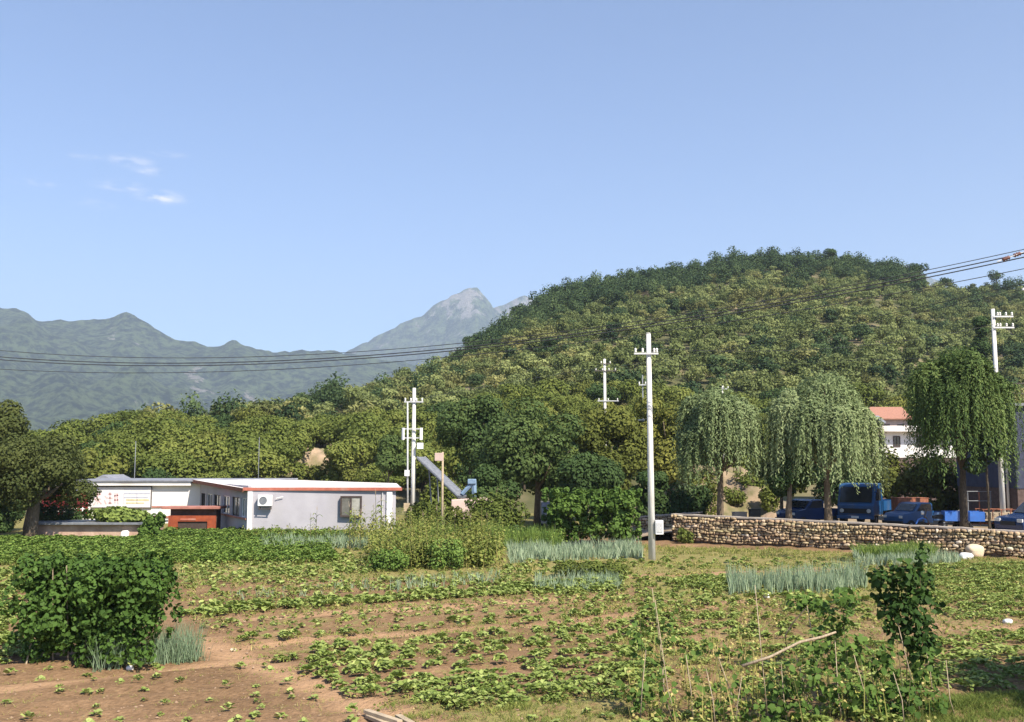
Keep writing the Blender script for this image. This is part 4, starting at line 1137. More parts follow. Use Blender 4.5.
# side wall with window strip (faces left)
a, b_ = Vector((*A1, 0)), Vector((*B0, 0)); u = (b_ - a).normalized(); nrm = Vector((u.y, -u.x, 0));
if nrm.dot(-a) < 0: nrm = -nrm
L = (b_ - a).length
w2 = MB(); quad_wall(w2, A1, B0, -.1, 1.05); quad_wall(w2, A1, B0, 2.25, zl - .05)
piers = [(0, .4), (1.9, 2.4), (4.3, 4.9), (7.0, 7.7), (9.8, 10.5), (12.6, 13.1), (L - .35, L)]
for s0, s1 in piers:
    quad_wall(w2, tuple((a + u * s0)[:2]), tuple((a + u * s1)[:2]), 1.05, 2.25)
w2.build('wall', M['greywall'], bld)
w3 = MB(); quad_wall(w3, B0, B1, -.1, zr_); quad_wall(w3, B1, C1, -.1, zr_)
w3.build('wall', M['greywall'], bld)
ends = [p for pr in piers for p in pr][1:-1]
for i in range(0, len(ends), 2):
    s0, s1 = ends[i], ends[i + 1]
    if s1 - s0 < .5: continue
    p0, p1 = a + u * s0 - nrm * .12, a + u * s1 - nrm * .12
    pane = MB(); quad_wall(pane, p0[:2], p1[:2], 1.05, 2.25, .03); wd = pane.build('window', M['glass'] if i < 8 else M['paleglass'], bld)
    fr = MB()
    mid_ = (s0 + s1) / 2
    for q0, q1, z0_, z1_ in ((s0, s0 + .06, 1.05, 2.25), (s1 - .06, s1, 1.05, 2.25), (mid_ - .03, mid_ + .03, 1.05, 2.25), (s0 + .06, s1 - .06, 1.05, 1.11), (s0 + .06, s1 - .06, 2.19, 2.25)):
        e0, e1 = a + u * q0 - nrm * .07, a + u * q1 - nrm * .07
        quad_wall(fr, e0[:2], e1[:2], z0_, z1_, .04)
    fr.build('frame', M['whitepaint'] if i % 4 else M['frame'], wd)
sl = MB(); e0, e1 = a + u * .1 + nrm * .1, a + u * (L - .1) + nrm * .1; quad_wall(sl, e0[:2], e1[:2], .93, 1.04, .12); sl.build('sill', M['trimred'], bld)
# roofs
rf = MB()
rf.prism([(-34, 74.5), (-23.6, 74.5), (-23.0, 76.0), (-18, 84.3), (-34, 84.3)], zl, [zl + .1, zl + .1, zl + .1, zl + .12, zl + .12])
rf.build('roof', M['roofgrey'], bld)
MB().prism([(-34, 74.62), (-23.9, 74.62), (-23.9, 74.9), (-34, 74.9)], zl - .30, zl - .02).build('cornice', M['whitewall'], bld)
ov = nrm * .55
poly = [tuple((a + ov - u * .3)[:2]), tuple((b_ + ov * .6 - Vector((0, -.12, 0)))[:2]), (B1[0] + .6, 62.12), (C1[0] + .5, 76.4), (-18, 84.6), (-23.4, 80)]
z_lo = [zl + .02, zr_ + .04, zr_ + .04, 2.82, 2.93, 3.10]
rb = MB().prism(poly, z_lo, [q + .1 for q in z_lo]); roof2 = rb.build('roof', M['roofwhite'], bld)
# fascia along the front edge and brown edge along the side
f0, f1 = Vector((poly[1][0], poly[1][1], 0)), Vector((poly[2][0], poly[2][1], 0))
fa = MB(); quad_wall(fa, (f0 + Vector((0, -.03, 0)))[:2], (f1 + Vector((0, -.03, 0)))[:2], zr_ - .01, zr_ + .18, .02); fa.build('fascia', M['fascia'], bld)
g0, g1 = Vector((*poly[0], 0)) + nrm * .03, Vector((*poly[1], 0)) + nrm * .03
fb = MB(); n_b = 12
for i in range(1):
    vs = []
    for q in (g0, g1):
        z_ = zl if q is g0 else zr_
        vs += [(q.x, q.y, z_ - .10), (q.x, q.y, z_ + .14), (q.x - nrm.x * .03, q.y - nrm.y * .03, z_ + .14), (q.x - nrm.x * .03, q.y - nrm.y * .03, z_ - .10)]
    fb.add(vs, [(0, 4, 5, 1), (1, 5, 6, 2), (2, 6, 7, 3), (3, 7, 4, 0), (0, 1, 2, 3), (7, 6, 5, 4)])
fb.build('fascia', M['rustorange'], bld)
# corner pilasters, trims
for (x, w_) in ((-16.28, .28), (-7.75, .34)):
    MB().box(x, x + w_, 61.88 + (.28 if x > -10 else 0), 61.99 + (.28 if x > -10 else 0), -.1, zr_ - .07).build('pilaster', M['whitepaint'], bld)
for zz_ in (1.2, .46): MB().box(-27.2, -23.6, 74.93, 74.99, zz_ - .06, zz_ + .06).build('trim', M['trimred'], bld)
MB().tube([(B1[0] - .62, B1[1] - .08, zr_ - .1), (B1[0] - .62, B1[1] - .08, .05)], .04, 8).build('downpipe', M['galv'], bld)
MB().tube([(B0[0] + 1.75, 61.93, 2.25), (B0[0] + 1.9, 61.93, 2.3), (B0[0] + 2.2, 61.95, 2.35)], .025, 6).build('pipe', M['whitepaint'], bld)
# window in the right wing
Yw_ = 61.95; z0_, z1_ = W(0, 517, Yw_).z, W(0, 496, Yw_).z; x0_, x1_ = (342 - 512) / FPX * Yw_, (363 - 512) / FPX * Yw_
fr = MB()
for (xa, xb, za, zb) in ((x0_, x1_, z0_, z0_ + .1), (x0_, x1_, z1_ - .1, z1_), (x0_, x0_ + .09, z0_ + .1, z1_ - .1), (x1_ - .09, x1_, z0_ + .1, z1_ - .1), ((x0_ + x1_) / 2 - .05, (x0_ + x1_) / 2 + .05, z0_ + .1, z1_ - .1)):
    fr.box(xa, xb, Yw_ - .05, Yw_ + .15, za, zb)
wf = fr.build('window', M['frame'], bld)
MB().box(x0_ + .092, (x0_ + x1_) / 2 - .052, Yw_ - .01, Yw_ + .02, z0_ + .102, z1_ - .102).build('pane', M['dimglass'], wf)
MB().box((x0_ + x1_) / 2 + .052, x1_ - .092, Yw_ - .01, Yw_ + .02, z0_ + .102, z1_ - .102).build('pane', M['paleglass'], wf)
# air conditioner
ya = 61.55; x0_, x1_ = (260 - 512) / FPX * ya, (273.5 - 512) / FPX * ya; z0_, z1_ = W(0, 506, ya).z, W(0, 495, ya).z
ac = empty('air_conditioner', ((x0_ + x1_) / 2, ya, z0_)); tag(ac, 'white air conditioner unit on the grey wall near the building corner', 'air conditioner')
MB().box(x0_, x1_, ya, ya + .33, z0_, z1_).build('casing', M['whitepaint'], ac, bevel=.015)
cx, cz = (x0_ * .6 + x1_ * .4), (z0_ + z1_) / 2
mt = Matrix.Translation((cx, ya, cz)) @ Matrix.Rotation(R(90), 4, 'X')
MB(mt).disc_stack((0, 0, 0), [.24, .24, .21, .21], [0, .02, .02, .003], 24).build('fan_grille', M['steel'], ac)
MB().box(x0_ + .06, x0_ + .1, ya + .05, ya + .38, z0_ - .22, z0_ - .001).box(x1_ - .1, x1_ - .06, ya + .05, ya + .38, z0_ - .22, z0_ - .001).box(x0_, x1_, ya + .04, ya + .08, z0_ - .2, z0_ - .16).build('bracket', M['darkiron'], ac)
# notice board with faded red characters
yb = 74.88; nb_ = empty('notice_board', ((125 - 512) / FPX * yb, yb, 1.2)); tag(nb_, 'framed notice board with faded red writing on the white wall', 'notice board')
x0_, x1_ = (95 - 512) / FPX * yb, (155 - 512) / FPX * yb; z0_, z1_ = W(0, 508, yb).z, W(0, 486, yb).z
M['board'] = surf('board_face', (.66, .64, .64), (.60, .58, .60), rough=.6, scale=1.5)
M['redink'] = surf('faded_red_ink', (.66, .36, .37), (.66, .50, .50), rough=.7, scale=2.5)
M['blueink'] = surf('faded_blue_ink', (.42, .44, .56), rough=.7, scale=3)
M['yellowink'] = surf('faded_yellow_ink', (.66, .58, .36), rough=.7, scale=3)
MB().box(x0_, x1_, yb, yb + .05, z0_, z1_).build('panel', M['board'], nb_)
MB().box(x0_, x1_, yb - .03, yb - .003, z1_ - .07, z1_).box(x1_ - .07, x1_, yb - .03, yb - .003, z0_, z1_ - .07).box(x0_, x1_ - .07, yb - .03, yb - .003, z0_, z0_ + .05).build('frame', M['darkiron'], nb_)
def strokes(specs, mat, name, parent):
    mb = MB()
    for (xa, ya_, xb, yb_, w_) in specs:
        p0, p1 = W(xa, ya_, yb - .012), W(xb, yb_, yb - .012); d = (p1 - p0); d.y = 0; n_ = Vector((-d.z, 0, d.x)).normalized() * w_ / 2
        q = [p0 + n_, p1 + n_, p1 - n_, p0 - n_]
        mb.add([(v.x, yb - .014, v.z) for v in q] + [(v.x, yb - .006, v.z) for v in q], [(0, 1, 2, 3), (7, 6, 5, 4), (0, 4, 5, 1), (1, 5, 6, 2), (2, 6, 7, 3), (3, 7, 4, 0)])
    return mb.build(name, mat, parent)
strokes([(94, 495, 101, 494, .10), (97.5, 492, 97.5, 504, .1), (94, 499, 101, 499, .1), (97, 500, 93.5, 505, .1), (98, 500, 101.5, 504, .1), (105, 496, 107, 498, .1), (104.5, 500, 106, 504, .1),
         (108, 494, 112, 494, .09), (110, 492, 110, 504, .1), (107.5, 498, 112.5, 498, .09), (108, 503, 112, 503, .09), (115, 493, 115, 503, .1), (114, 496, 118.5, 495, .1), (117, 493, 118, 504, .1), (114, 500, 118.5, 500, .09)], M['redink'], 'lettering', nb_)
strokes([(124, 493.5, 150, 493.5, .05), (124, 489.5, 148, 489.5, .04), (124, 497.5, 148, 497.5, .05), (124, 493.5, 124, 504, .04), (137, 493.5, 137, 504, .04)], M['blueink'], 'ruled_lines', nb_)
strokes([(126, 500, 149, 500, .13), (126, 503, 144, 503, .10)], M['yellowink'], 'writing_band', nb_)
# red banner, its cloth colour darkened for the shade under the walnut tree
yb2 = 73.5; bn = empty('banner', ((70 - 512) / FPX * yb2, yb2, .8)); tag(bn, 'red banner darkened in colour for the shade of the wide tree, beside the notice board', 'banner')
x0_, x1_ = (46 - 512) / FPX * yb2, (92 - 512) / FPX * yb2
M['banner'] = surf('banner_shaded_red', (.20, .02, .02), (.12, .015, .02), rough=.6, scale=2)
MB().box(x0_, x1_, yb2, yb2 + .03, W(0, 515, yb2).z, W(0, 491, yb2).z).build('cloth', M['banner'], bn)
mb = MB()
for i in range(5):
    q = x0_ + .35 + i * .62; z_ = W(0, 512, yb2).z
    mb.box(q, q + .4, yb2 - .012, yb2 - .004, z_, z_ + .07).box(q + .16, q + .23, yb2 - .02, yb2 - .013, z_ - .1, z_ + .35).box(q, q + .4, yb2 - .012, yb2 - .004, z_ + .2, z_ + .27)
mb.build('lettering', M['whitepaint'], bn)
# little gabled roof behind
o = empty('shed', ((107 - 512) / FPX * 88, 88, 0)); tag(o, 'small dark gabled shed roof peeking over the white building', 'shed')
x0_, x1_ = (92 - 512) / FPX * 88, (122 - 512) / FPX * 88; zz_ = W(0, 481, 88).z
MB().box(x0_ + .2, x1_ - .2, 88, 92, -.1, zz_).build('wall', M['beigewall'], o)
xm = (x0_ + x1_) / 2; MB().add([(x0_, 87.7, zz_ - .1), (x1_, 87.7, zz_ - .1), (xm, 87.7, zz_ + .55), (x0_, 92.3, zz_ - .1), (x1_, 92.3, zz_ - .1), (xm, 92.3, zz_ + .55)], [(0, 1, 2), (5, 4, 3), (0, 2, 5, 3), (1, 4, 5, 2), (0, 3, 4, 1)]).build('roof', M['roofgrey'], o)
# orange-framed kiosk-like shed in front of the corner
yk = 66.0; o = empty('tool_shed', ((197 - 512) / FPX * yk, yk, 0)); tag(o, 'small orange-fronted shed with a flat pink roof by the white building corner', 'shed')
x0_, x1_ = (172 - 512) / FPX * yk, (219 - 512) / FPX * yk; zt_ = W(0, 509, yk).z
k = MB()
k.box(x0_, x0_ + .62, yk, yk + .12, -.1, 1.0).box(x1_ - .55, x1_, yk, yk + .12, -.1, 1.0).box(x0_ + .62, x1_ - .55, yk, yk + .12, .62, 1.0).build('front', M['orange'], o)
MB().box(x0_ + .62, x1_ - .55, yk + .1, yk + .5, -.1, .6).build('door', M['frame'], o)  # dark block stands in for the shade inside the open front
for i in range(4): pass
MB().box(x0_ + .8, x0_ + 1.8, yk - .03, yk - .004, .70, .82).build('sign_strip', M['fascia'], o)
MB().box(x0_ + .05, x1_ - .05, yk + .25, yk + 1.3, -.1, zt_ - .02).build('wall', M['brickdim'], o)
MB().box((166 - 512) / FPX * yk, (223 - 512) / FPX * yk, yk - .25, yk + 1.5, zt_, zt_ + .16).build('roof', M['trimred'], o, bevel=.02)
# low beige pen
ys_ = 59.5; x0_, x1_ = (31 - 512) / FPX * ys_, (152 - 512) / FPX * ys_
o = empty('low_shed', ((x0_ + x1_) / 2, ys_, 0)); tag(o, 'low beige mud-walled pen with a thin grey slab roof at the left', 'shed')
zt_ = W(0, 525, ys_).z
MB().box(x0_ + .1, x1_ - .1, ys_ + .35, ys_ + .6, -.1, zt_).build('wall', M['beigewall'], o)
MB().box(x0_ + .1, x0_ + .35, ys_ + .6, ys_ + 3, -.1, zt_).box(x1_ - .35, x1_ - .1, ys_ + .6, ys_ + 3, -.1, zt_).build('wall', M['beigewall'], o)
MB().box(x0_ - .1, x1_ + .1, ys_, ys_ + 3.2, zt_ + .002, zt_ + .14).build('roof', M['steel'], o, bevel=.02)
bush('pumpkin_vine', 'pumpkin vine sprawling over the slab roof of the low pen', 122, 61, .95, 66, 507, 522, 'crop', 1500, .26, 73, 12, tpl='broad', tb=.4, cat='vine')
bush('pumpkin_vine', 'pumpkin vine hanging down beside the white sack', 156, 59, 0, 22, 512, 537, 'vine', 700, .24, 74, 6, tpl='broad', tb=.3, cat='vine')

# ---------------------------------------------------------------- conveyor, arm, block wall
o = empty('conveyor', W(445, 500, 64)); o.location.z = 0; tag(o, 'grey inclined conveyor slanting down behind the short pale pole', 'conveyor')
p0, p1 = W(421, 458, 66), W(462, 497, 62)
d = (p1 - p0).normalized(); sd = Vector((0, 0, 1)).cross(d).normalized() * .28; up = d.cross(sd).normalized() * .09
q = [p0 + sd, p1 + sd, p1 - sd, p0 - sd]
MB().add([tuple(v + up) for v in q] + [tuple(v - up) for v in q], [(0, 1, 2, 3), (7, 6, 5, 4), (0, 4, 5, 1), (1, 5, 6, 2), (2, 6, 7, 3), (3, 7, 4, 0)]).build('belt', M['steel'], o)
for s_ in (1, -1):
    MB().tube([p0 + sd * s_ * 1.06 + Vector((0, 0, .05)), p1 + sd * s_ * 1.06 + Vector((0, 0, .05))], .07, 6).build('rail', M['steel'], o)
    m_ = p0.lerp(p1, .3) + sd * s_; MB().tube([m_, Vector((m_.x + .3, m_.y, 0))], .05, 6).build('leg', M['steel'], o)
o = empty('loader_arm', Wb(474, 62, 0)); tag(o, 'pale blue bent steel arm right of the conveyor', 'machine')
MB().tube([W(462, 494, 62), W(473, 482, 62)], [.13, .16], 6).build('boom', M['paleblue'], o)
MB().tube([W(474, 481, 62), Wb(475.5, 62, .2)], [.17, .17], 6).build('post', M['paleblue'], o)
MB().box(W(470, 0, 62).x, W(478, 0, 62).x, 61.75, 62.25, W(0, 484, 62).z, W(0, 479, 62).z).build('joint', M['paleblue'], o, bevel=.04)
o = MB().prism([tuple(Wb(452, 60, 0)[:2]), tuple(Wb(494, 60.5, 0)[:2]), tuple(Wb(494, 61.2, 0)[:2]), tuple(Wb(452, 60.8, 0)[:2])], -.1, [W(0, 500, 60).z, W(0, 497, 60).z, W(0, 497, 60).z, W(0, 500, 60).z]).build('block_wall', M['pinkwall'], bevel=.03)
tag(o, 'low pale block wall under the blue arm, behind the weeds', 'wall')
o = empty('parked_van', W(548, 500, 68)); o.location.z = 0; tag(o, 'grey vehicle roof glimpsed under the big dark tree', 'van')
x0_, x1_ = (541 - 512) / FPX * 68, (556 - 512) / FPX * 68; x1_ += .6
MB(Matrix.Translation((0, 68, 0))).profile([(0, .35), (0, 1.0), (.5, 1.75), (3.2, 1.8), (3.6, 1.0), (3.6, .35)], x0_, x1_).build('body', M['steel'], o, bevel=.06)
for (wx, wy) in ((x0_ + .05, 68.7), (x1_ - .05, 68.7), (x0_ + .05, 71), (x1_ - .05, 71)):
    MB(Matrix.Translation((wx, wy, .33)) @ Matrix.Rotation(R(90), 4, 'Y')).disc_stack((0, 0, -.09), [.3, .33, .33, .3], [0, .03, .15, .18], 16).build('wheel', M['rubber'], o)
MB().box(x0_ + .12, x1_ - .12, 68.02, 68.04, 1.1, 1.2).build('window', M['glass'], o)

# ---------------------------------------------------------------- houses on the right
def win(parent, x0, x1, z0, z1, y, frame='frame', glass='glass'):
    fr = MB(); t_ = .09
    for (xa, xb, za, zb) in ((x0, x1, z0, z0 + t_), (x0, x1, z1 - t_, z1), (x0, x0 + t_, z0 + t_, z1 - t_), (x1 - t_, x1, z0 + t_, z1 - t_), ((x0 + x1) / 2 - .04, (x0 + x1) / 2 + .04, z0 + t_, z1 - t_)):
        fr.box(xa, xb, y - .06, y + .02, za, zb)
    w_ = fr.build('window', M[frame], parent)
    MB().box(x0 + t_, x1 - t_, y - .03, y - .012, z0 + t_, z1 - t_).build('pane', M[glass], w_)
Yh = 95.0; xa, xb = (868 - 512) / FPX * Yh, (1016 - 512) / FPX * Yh; zt_ = W(0, 432, Yh).z
h1_ = empty('village_house', ((xa + xb) / 2, Yh, .9)); tag(h1_, 'two-storey white house with a pale flat overhanging roof behind the right willow', 'house')
MB().box(xa, xb, Yh, Yh + 7, 5.0, zt_).build('wall', M['whitewall'], h1_)
MB().box(xa + .05, xb - .05, Yh + .05, Yh + 7, .5, 5.0).build('lower_wall', M['brickdim'], h1_)
MB().box(xa - .9, xb + .6, Yh - 1.0, Yh + 7.5, zt_ + .002, zt_ + .55).build('roof', M['roofwhite'], h1_, bevel=.04)
for (pa, pb, ya_, yb_) in ((877, 883, 436, 447), (892, 899, 436, 447), (915, 922, 436, 447), (938, 945, 436, 447), (965, 972, 436, 447), (984, 991, 436, 447), (1001, 1009, 434, 447), (878, 886, 466, 480), (905, 915, 466, 480), (940, 950, 466, 480), (975, 985, 466, 480)):
    win(h1_, (pa - 512) / FPX * Yh, (pb - 512) / FPX * Yh, W(0, yb_, Yh).z, W(0, ya_, Yh).z, Yh)
Yh = 128.0; xa, xb = (880 - 512) / FPX * Yh, (907 - 512) / FPX * Yh; zt_ = W(0, 418, Yh).z
h2_ = empty('village_house', ((xa + xb) / 2, Yh, 0)); tag(h2_, 'small house with an orange clay roof above the white house', 'house')
MB().box(xa, xb, Yh, Yh + 6, 0, zt_).build('wall', M['pinkwall'], h2_)
MB().profile([(Yh - .6, zt_ - .05), (Yh + 3, zt_ + 1.6), (Yh + 6.6, zt_ - .05), (Yh + 6.6, zt_ - .2), (Yh - .6, zt_ - .2)], xa - .5, xb + .5).build('roof', M['clayroof'], h2_)
win(h2_, xa + .4, xa + 1.2, zt_ - 2, zt_ - .8, Yh); win(h2_, xb - 1.3, xb - .5, zt_ - 2, zt_ - .8, Yh)
xa = (866 - 512) / FPX * 126
o = empty('village_house', (xa + .4, 126, 0)); tag(o, 'grey-roofed outbuilding left of the orange clay roof', 'house')
zt_ = W(0, 422, 126).z; xb = (882 - 512) / FPX * 126
MB().box(xa, xb, 126, 130, 0, zt_).build('wall', M['whitewall'], o)
MB().profile([(125.6, zt_), (128, zt_ + .9), (130.4, zt_), (130.4, zt_ - .15), (125.6, zt_ - .15)], xa - .3, xb + .3).build('roof', M['roofgrey'], o)
win(o, xa + .5, xa + 1.3, zt_ - 1.8, zt_ - .7, 126)
# dark building at the right edge
Yd = 60.0; xa = (1013 - 512) / FPX * Yd; zt_ = W(0, 406, Yd).z
o = empty('dark_building', (xa + 4, Yd, .9)); tag(o, 'building with shade put into its dark slate colour, cut by the right edge of the picture', 'building')
MB().box(xa, xa + 9, Yd, Yd + 8, 2.9, zt_).build('wall', M['slate'], o)
MB().box(xa + .05, xa + 9, Yd + .05, Yd + 8, .6, 2.9).build('base_wall', M['brickdim'], o)
MB().box(xa - .25, xa + 9.2, Yd - .3, Yd + 8.2, zt_ + .002, zt_ + .16).build('roof', M['steel'], o)
rl = MB()
for i in range(12): rl.box(xa + .1 + i * .75, xa + .14 + i * .75, Yd, Yd + .04, zt_ + .16, zt_ + 1.35)
rl.box(xa + .1, xa + 8.6, Yd - .01, Yd + .05, zt_ + 1.35, zt_ + 1.4).box(xa + .14, xa + 8.6, Yd + .041, Yd + .06, zt_ + .75, zt_ + .79)
rl.build('railing', M['darkiron'], o)
win(o, xa + 1.5, xa + 2.9, 3.6, 5.2, Yd); win(o, xa + 4.5, xa + 5.9, 3.6, 5.2, Yd)

# ---------------------------------------------------------------- vehicles
def wheel(parent, x, y, r_, w_=.2, rim='steel'):
    t_ = MB(Matrix.Translation((x, y, r_)) @ Matrix.Rotation(R(90), 4, 'Y')).disc_stack((0, 0, -w_ / 2), [r_ * .6, r_ * .93, r_, r_, r_ * .93, r_ * .6], [0, 0, .04, w_ - .04, w_, w_], 20)
    wh = t_.build('wheel', M['rubber'], parent, smooth=False)
    MB(Matrix.Translation((x, y, r_)) @ Matrix.Rotation(R(90), 4, 'Y')).disc_stack((0, 0, -w_ / 2 - .012), [r_ * .25, r_ * .55, r_ * .55, r_ * .25], [0, .03, w_ - .006, w_ + .024], 14).build('rim', M[rim], wh)
def light_truck():
    o = empty('light_truck')
    # front faces -y. cab
    prof = [(0, .62), (-.02, 1.15), (.05, 1.22), (.42, 2.22), (.55, 2.3), (1.55, 2.33), (1.6, 2.28), (1.62, .62)]
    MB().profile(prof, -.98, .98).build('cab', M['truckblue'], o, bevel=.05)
    n_ = Vector((0, -1.0, .37)).normalized()
    def on(y0, z0, off): return (y0 + n_.y * off, z0 + n_.z * off)
    a0, a1 = (.085, 1.30), (.385, 2.12)
    p = [on(*a0, .035), on(*a1, .035), on(*a1, .015), on(*a0, .015)]
    MB().profile(p, -.85, .85).build('windscreen', M['glass'], o)
    MB().box(-.82, .82, -.05, -.022, .72, .98).build('grille', M['blackplastic'], o)
    MB().box(-1.0, 1.0, -.12, 0.0, .42, .62).build('bumper', M['truckblue'], o, bevel=.02)
    for s_ in (-1, 1):
        MB(Matrix.Translation((s_ * .72, -.055, .86)) @ Matrix.Rotation(R(90), 4, 'X')).disc_stack((0, 0, 0), [.11, .11, .07], [-.01, .025, .04], 14).build('headlight', M['lamp'], o)
        x = s_ * .985
        dr = MB().add([(x, .18, .75), (x, 1.35, .75), (x, 1.35, 2.15), (x, .5, 2.15), (x, .18, 1.35), (x + s_ * .012, .18, .75), (x + s_ * .012, 1.35, .75), (x + s_ * .012, 1.35, 2.15), (x + s_ * .012, .5, 2.15), (x + s_ * .012, .18, 1.35)],
                      [(0, 1, 2, 3, 4), (9, 8, 7, 6, 5), (0, 5, 6, 1), (1, 6, 7, 2), (2, 7, 8, 3), (3, 8, 9, 4), (4, 9, 5, 0)]).build('door', M['truckblue'], o)
        x2 = s_ * 1.0
        MB().add([(x2, .32, 1.4), (x2, 1.25, 1.4), (x2, 1.25, 2.05), (x2, .56, 2.05), (x2 + s_ * .008, .32, 1.4), (x2 + s_ * .008, 1.25, 1.4), (x2 + s_ * .008, 1.25, 2.05), (x2 + s_ * .008, .56, 2.05)],
                 [(0, 1, 2, 3), (7, 6, 5, 4), (0, 4, 5, 1), (1, 5, 6, 2), (2, 6, 7, 3), (3, 7, 4, 0)]).build('side_window', M['glass'], dr)
        MB().box(x - .01 + s_ * .18 - .05, x + s_ * .18 + .07, .05, .09, 1.5, 1.85).tube([(x, .2, 1.85), (x + s_ * .18, .08, 1.83)], .015, 5).build('mirror', M['blackplastic'], o)
        wheel(o, s_ * .82, .55, .38, .24); wheel(o, s_ * .82, 3.6, .38, .3)
    MB().box(-.45, .45, 1.62, 4.7, .52, .7).build('chassis', M['darkiron'], o)
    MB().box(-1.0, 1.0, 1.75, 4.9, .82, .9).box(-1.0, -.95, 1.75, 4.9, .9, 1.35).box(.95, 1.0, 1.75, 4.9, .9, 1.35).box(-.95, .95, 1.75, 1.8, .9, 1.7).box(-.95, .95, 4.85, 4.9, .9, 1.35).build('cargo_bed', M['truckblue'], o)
    return o
def place_px(o, px, Y, rz, z=.55, s=1.0):
    o.location = ((px - 512) / FPX * Y, Y, z); o.rotation_euler = (0, 0, rz); o.scale = (s, s, s); return o
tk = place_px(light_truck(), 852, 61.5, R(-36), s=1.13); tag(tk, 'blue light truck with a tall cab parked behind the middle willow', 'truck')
MB(Matrix.Translation(tk.location))  # (kept simple: the cab carries a small white number plate)
pl_ = MB().box(-.2, .2, -.13, -.122, .47, .58); v_ = pl_.build('number_plate', M['whitepaint'], None); v_.parent = tk

def pickup(body='carblue', name='pickup_truck'):
    o = empty(name)
    prof = [(0, .38), (-.03, .75), (.15, .92), (.75, 1.0), (1.15, 1.42), (1.35, 1.5), (2.0, 1.5), (2.12, 1.42), (2.15, .38)]
    MB().profile(prof, -.76, .76).build('cab', M[body], o, bevel=.05)
    MB().profile([(.79, 1.04), (1.14, 1.40), (1.125, 1.42), (.765, 1.055)], -.64, .64).build('windscreen', M['glass'], o)
    for s_ in (-1, 1):
        x = s_ * .765
        MB().add([(x, 1.0, 1.04), (x, 2.02, 1.04), (x, 1.98, 1.42), (x, 1.3, 1.42), (x + s_ * .01, 1.0, 1.04), (x + s_ * .01, 2.02, 1.04), (x + s_ * .01, 1.98, 1.42), (x + s_ * .01, 1.3, 1.42)],
                 [(0, 1, 2, 3), (7, 6, 5, 4), (0, 4, 5, 1), (1, 5, 6, 2), (2, 6, 7, 3), (3, 7, 4, 0)]).build('side_window', M['glass'], o)
        MB().box(s_ * .6 - .12, s_ * .6 + .12, -.045, -.01, .66, .8).build('headlight', M['lamp'], o, bevel=.01)
        wheel(o, s_ * .68, .55, .29, .18); wheel(o, s_ * .68, 2.9, .29, .18)
    MB().box(-.74, .74, 2.2, 3.7, .5, .56).box(-.74, -.70, 2.2, 3.7, .56, .95).box(.70, .74, 2.2, 3.7, .56, .95).box(-.7, .7, 3.66, 3.7, .56, .95).build('cargo_bed', M[body], o)
    MB().box(-.78, .78, -.1, 0, .36, .5).build('bumper', M['blackplastic'], o, bevel=.02)
    return o
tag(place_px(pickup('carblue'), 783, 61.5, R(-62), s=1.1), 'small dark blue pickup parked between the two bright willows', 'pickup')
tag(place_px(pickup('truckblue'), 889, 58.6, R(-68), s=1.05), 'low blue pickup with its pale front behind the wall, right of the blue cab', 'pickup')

def cargo_tricycle(bed, frame_col, tall=False):
    o = empty('cargo_tricycle')   # front faces -y
    b_ = MB().box(-.6, .6, 1.1, 2.9, .62, .68)
    if not tall: b_.box(-.6, -.56, 1.1, 2.9, .68, 1.08).box(.56, .6, 1.1, 2.9, .68, 1.08).box(-.56, .56, 1.1, 1.14, .68, 1.08).box(-.56, .56, 2.86, 2.9, .68, 1.08)
    b_.build('bed', M[bed], o)
    if tall:
        for s_ in (-1, 1):
            rl = MB()
            for i in range(5): rl.tube([(s_ * .58, 1.15 + i * .42, .68), (s_ * .58, 1.15 + i * .42, 1.15)], .022, 6)
            rl.tube([(s_ * .58, 1.1, 1.15), (s_ * .58, 2.9, 1.15)], .022, 6); rl.build('rail', M[frame_col], o)
        MB().box(-.5, .5, 1.3, 2.7, .69, 1.0).build('board_load', M['tan'], o, bevel=.02)
    MB().tube([(0, .1, .35), (0, .3, .95), (0, .36, 1.2)], .035, 8).build('fork', M['darkiron'], o)
    MB().tube([(-.36, .5, 1.18), (-.2, .36, 1.2), (.2, .36, 1.2), (.36, .5, 1.18)], .018, 6).build('handlebar', M['darkiron'], o)
    MB().profile([(.62, .7), (.58, .84), (.85, .9), (1.08, .92), (1.08, .7)], -.2, .2).build('seat', M['blackplastic'], o, bevel=.03)
    MB().tube([(0, .28, .8), (0, .5, .4), (0, 1.2, .45), (0, 2.8, .5)], .035, 8).build('frame', M[frame_col], o)
    MB(Matrix.Translation((0, .1, 0))).profile([(-.30, .42), (-.18, .68), (.05, .76), (.28, .62), (.22, .62), (.03, .70), (-.14, .63), (-.25, .42)], -.09, .09).build('mudguard', M[bed], o)
    MB(Matrix.Translation((0, .16, .98)) @ Matrix.Rotation(R(90), 4, 'X')).disc_stack((0, 0, -.06), [.05, .1, .1, .07], [0, .03, .12, .14], 12).build('headlight', M['lamp'], o)
    wheel(o, 0, .1, .28, .1); wheel(o, -.52, 2.1, .28, .12); wheel(o, .52, 2.1, .28, .12)
    return o
tag(place_px(cargo_tricycle('trikeblue', 'darkiron'), 915, 56.2, R(-105), .55, 1.12), 'cargo tricycle with a bright blue bed left of the dark willow trunk', 'tricycle')
tag(place_px(cargo_tricycle('tan', 'rustorange', True), 951, 56.5, R(-98), .55, 1.12), 'cargo tricycle with a tan load and rusty side rails, right of the dark willow trunk', 'tricycle')
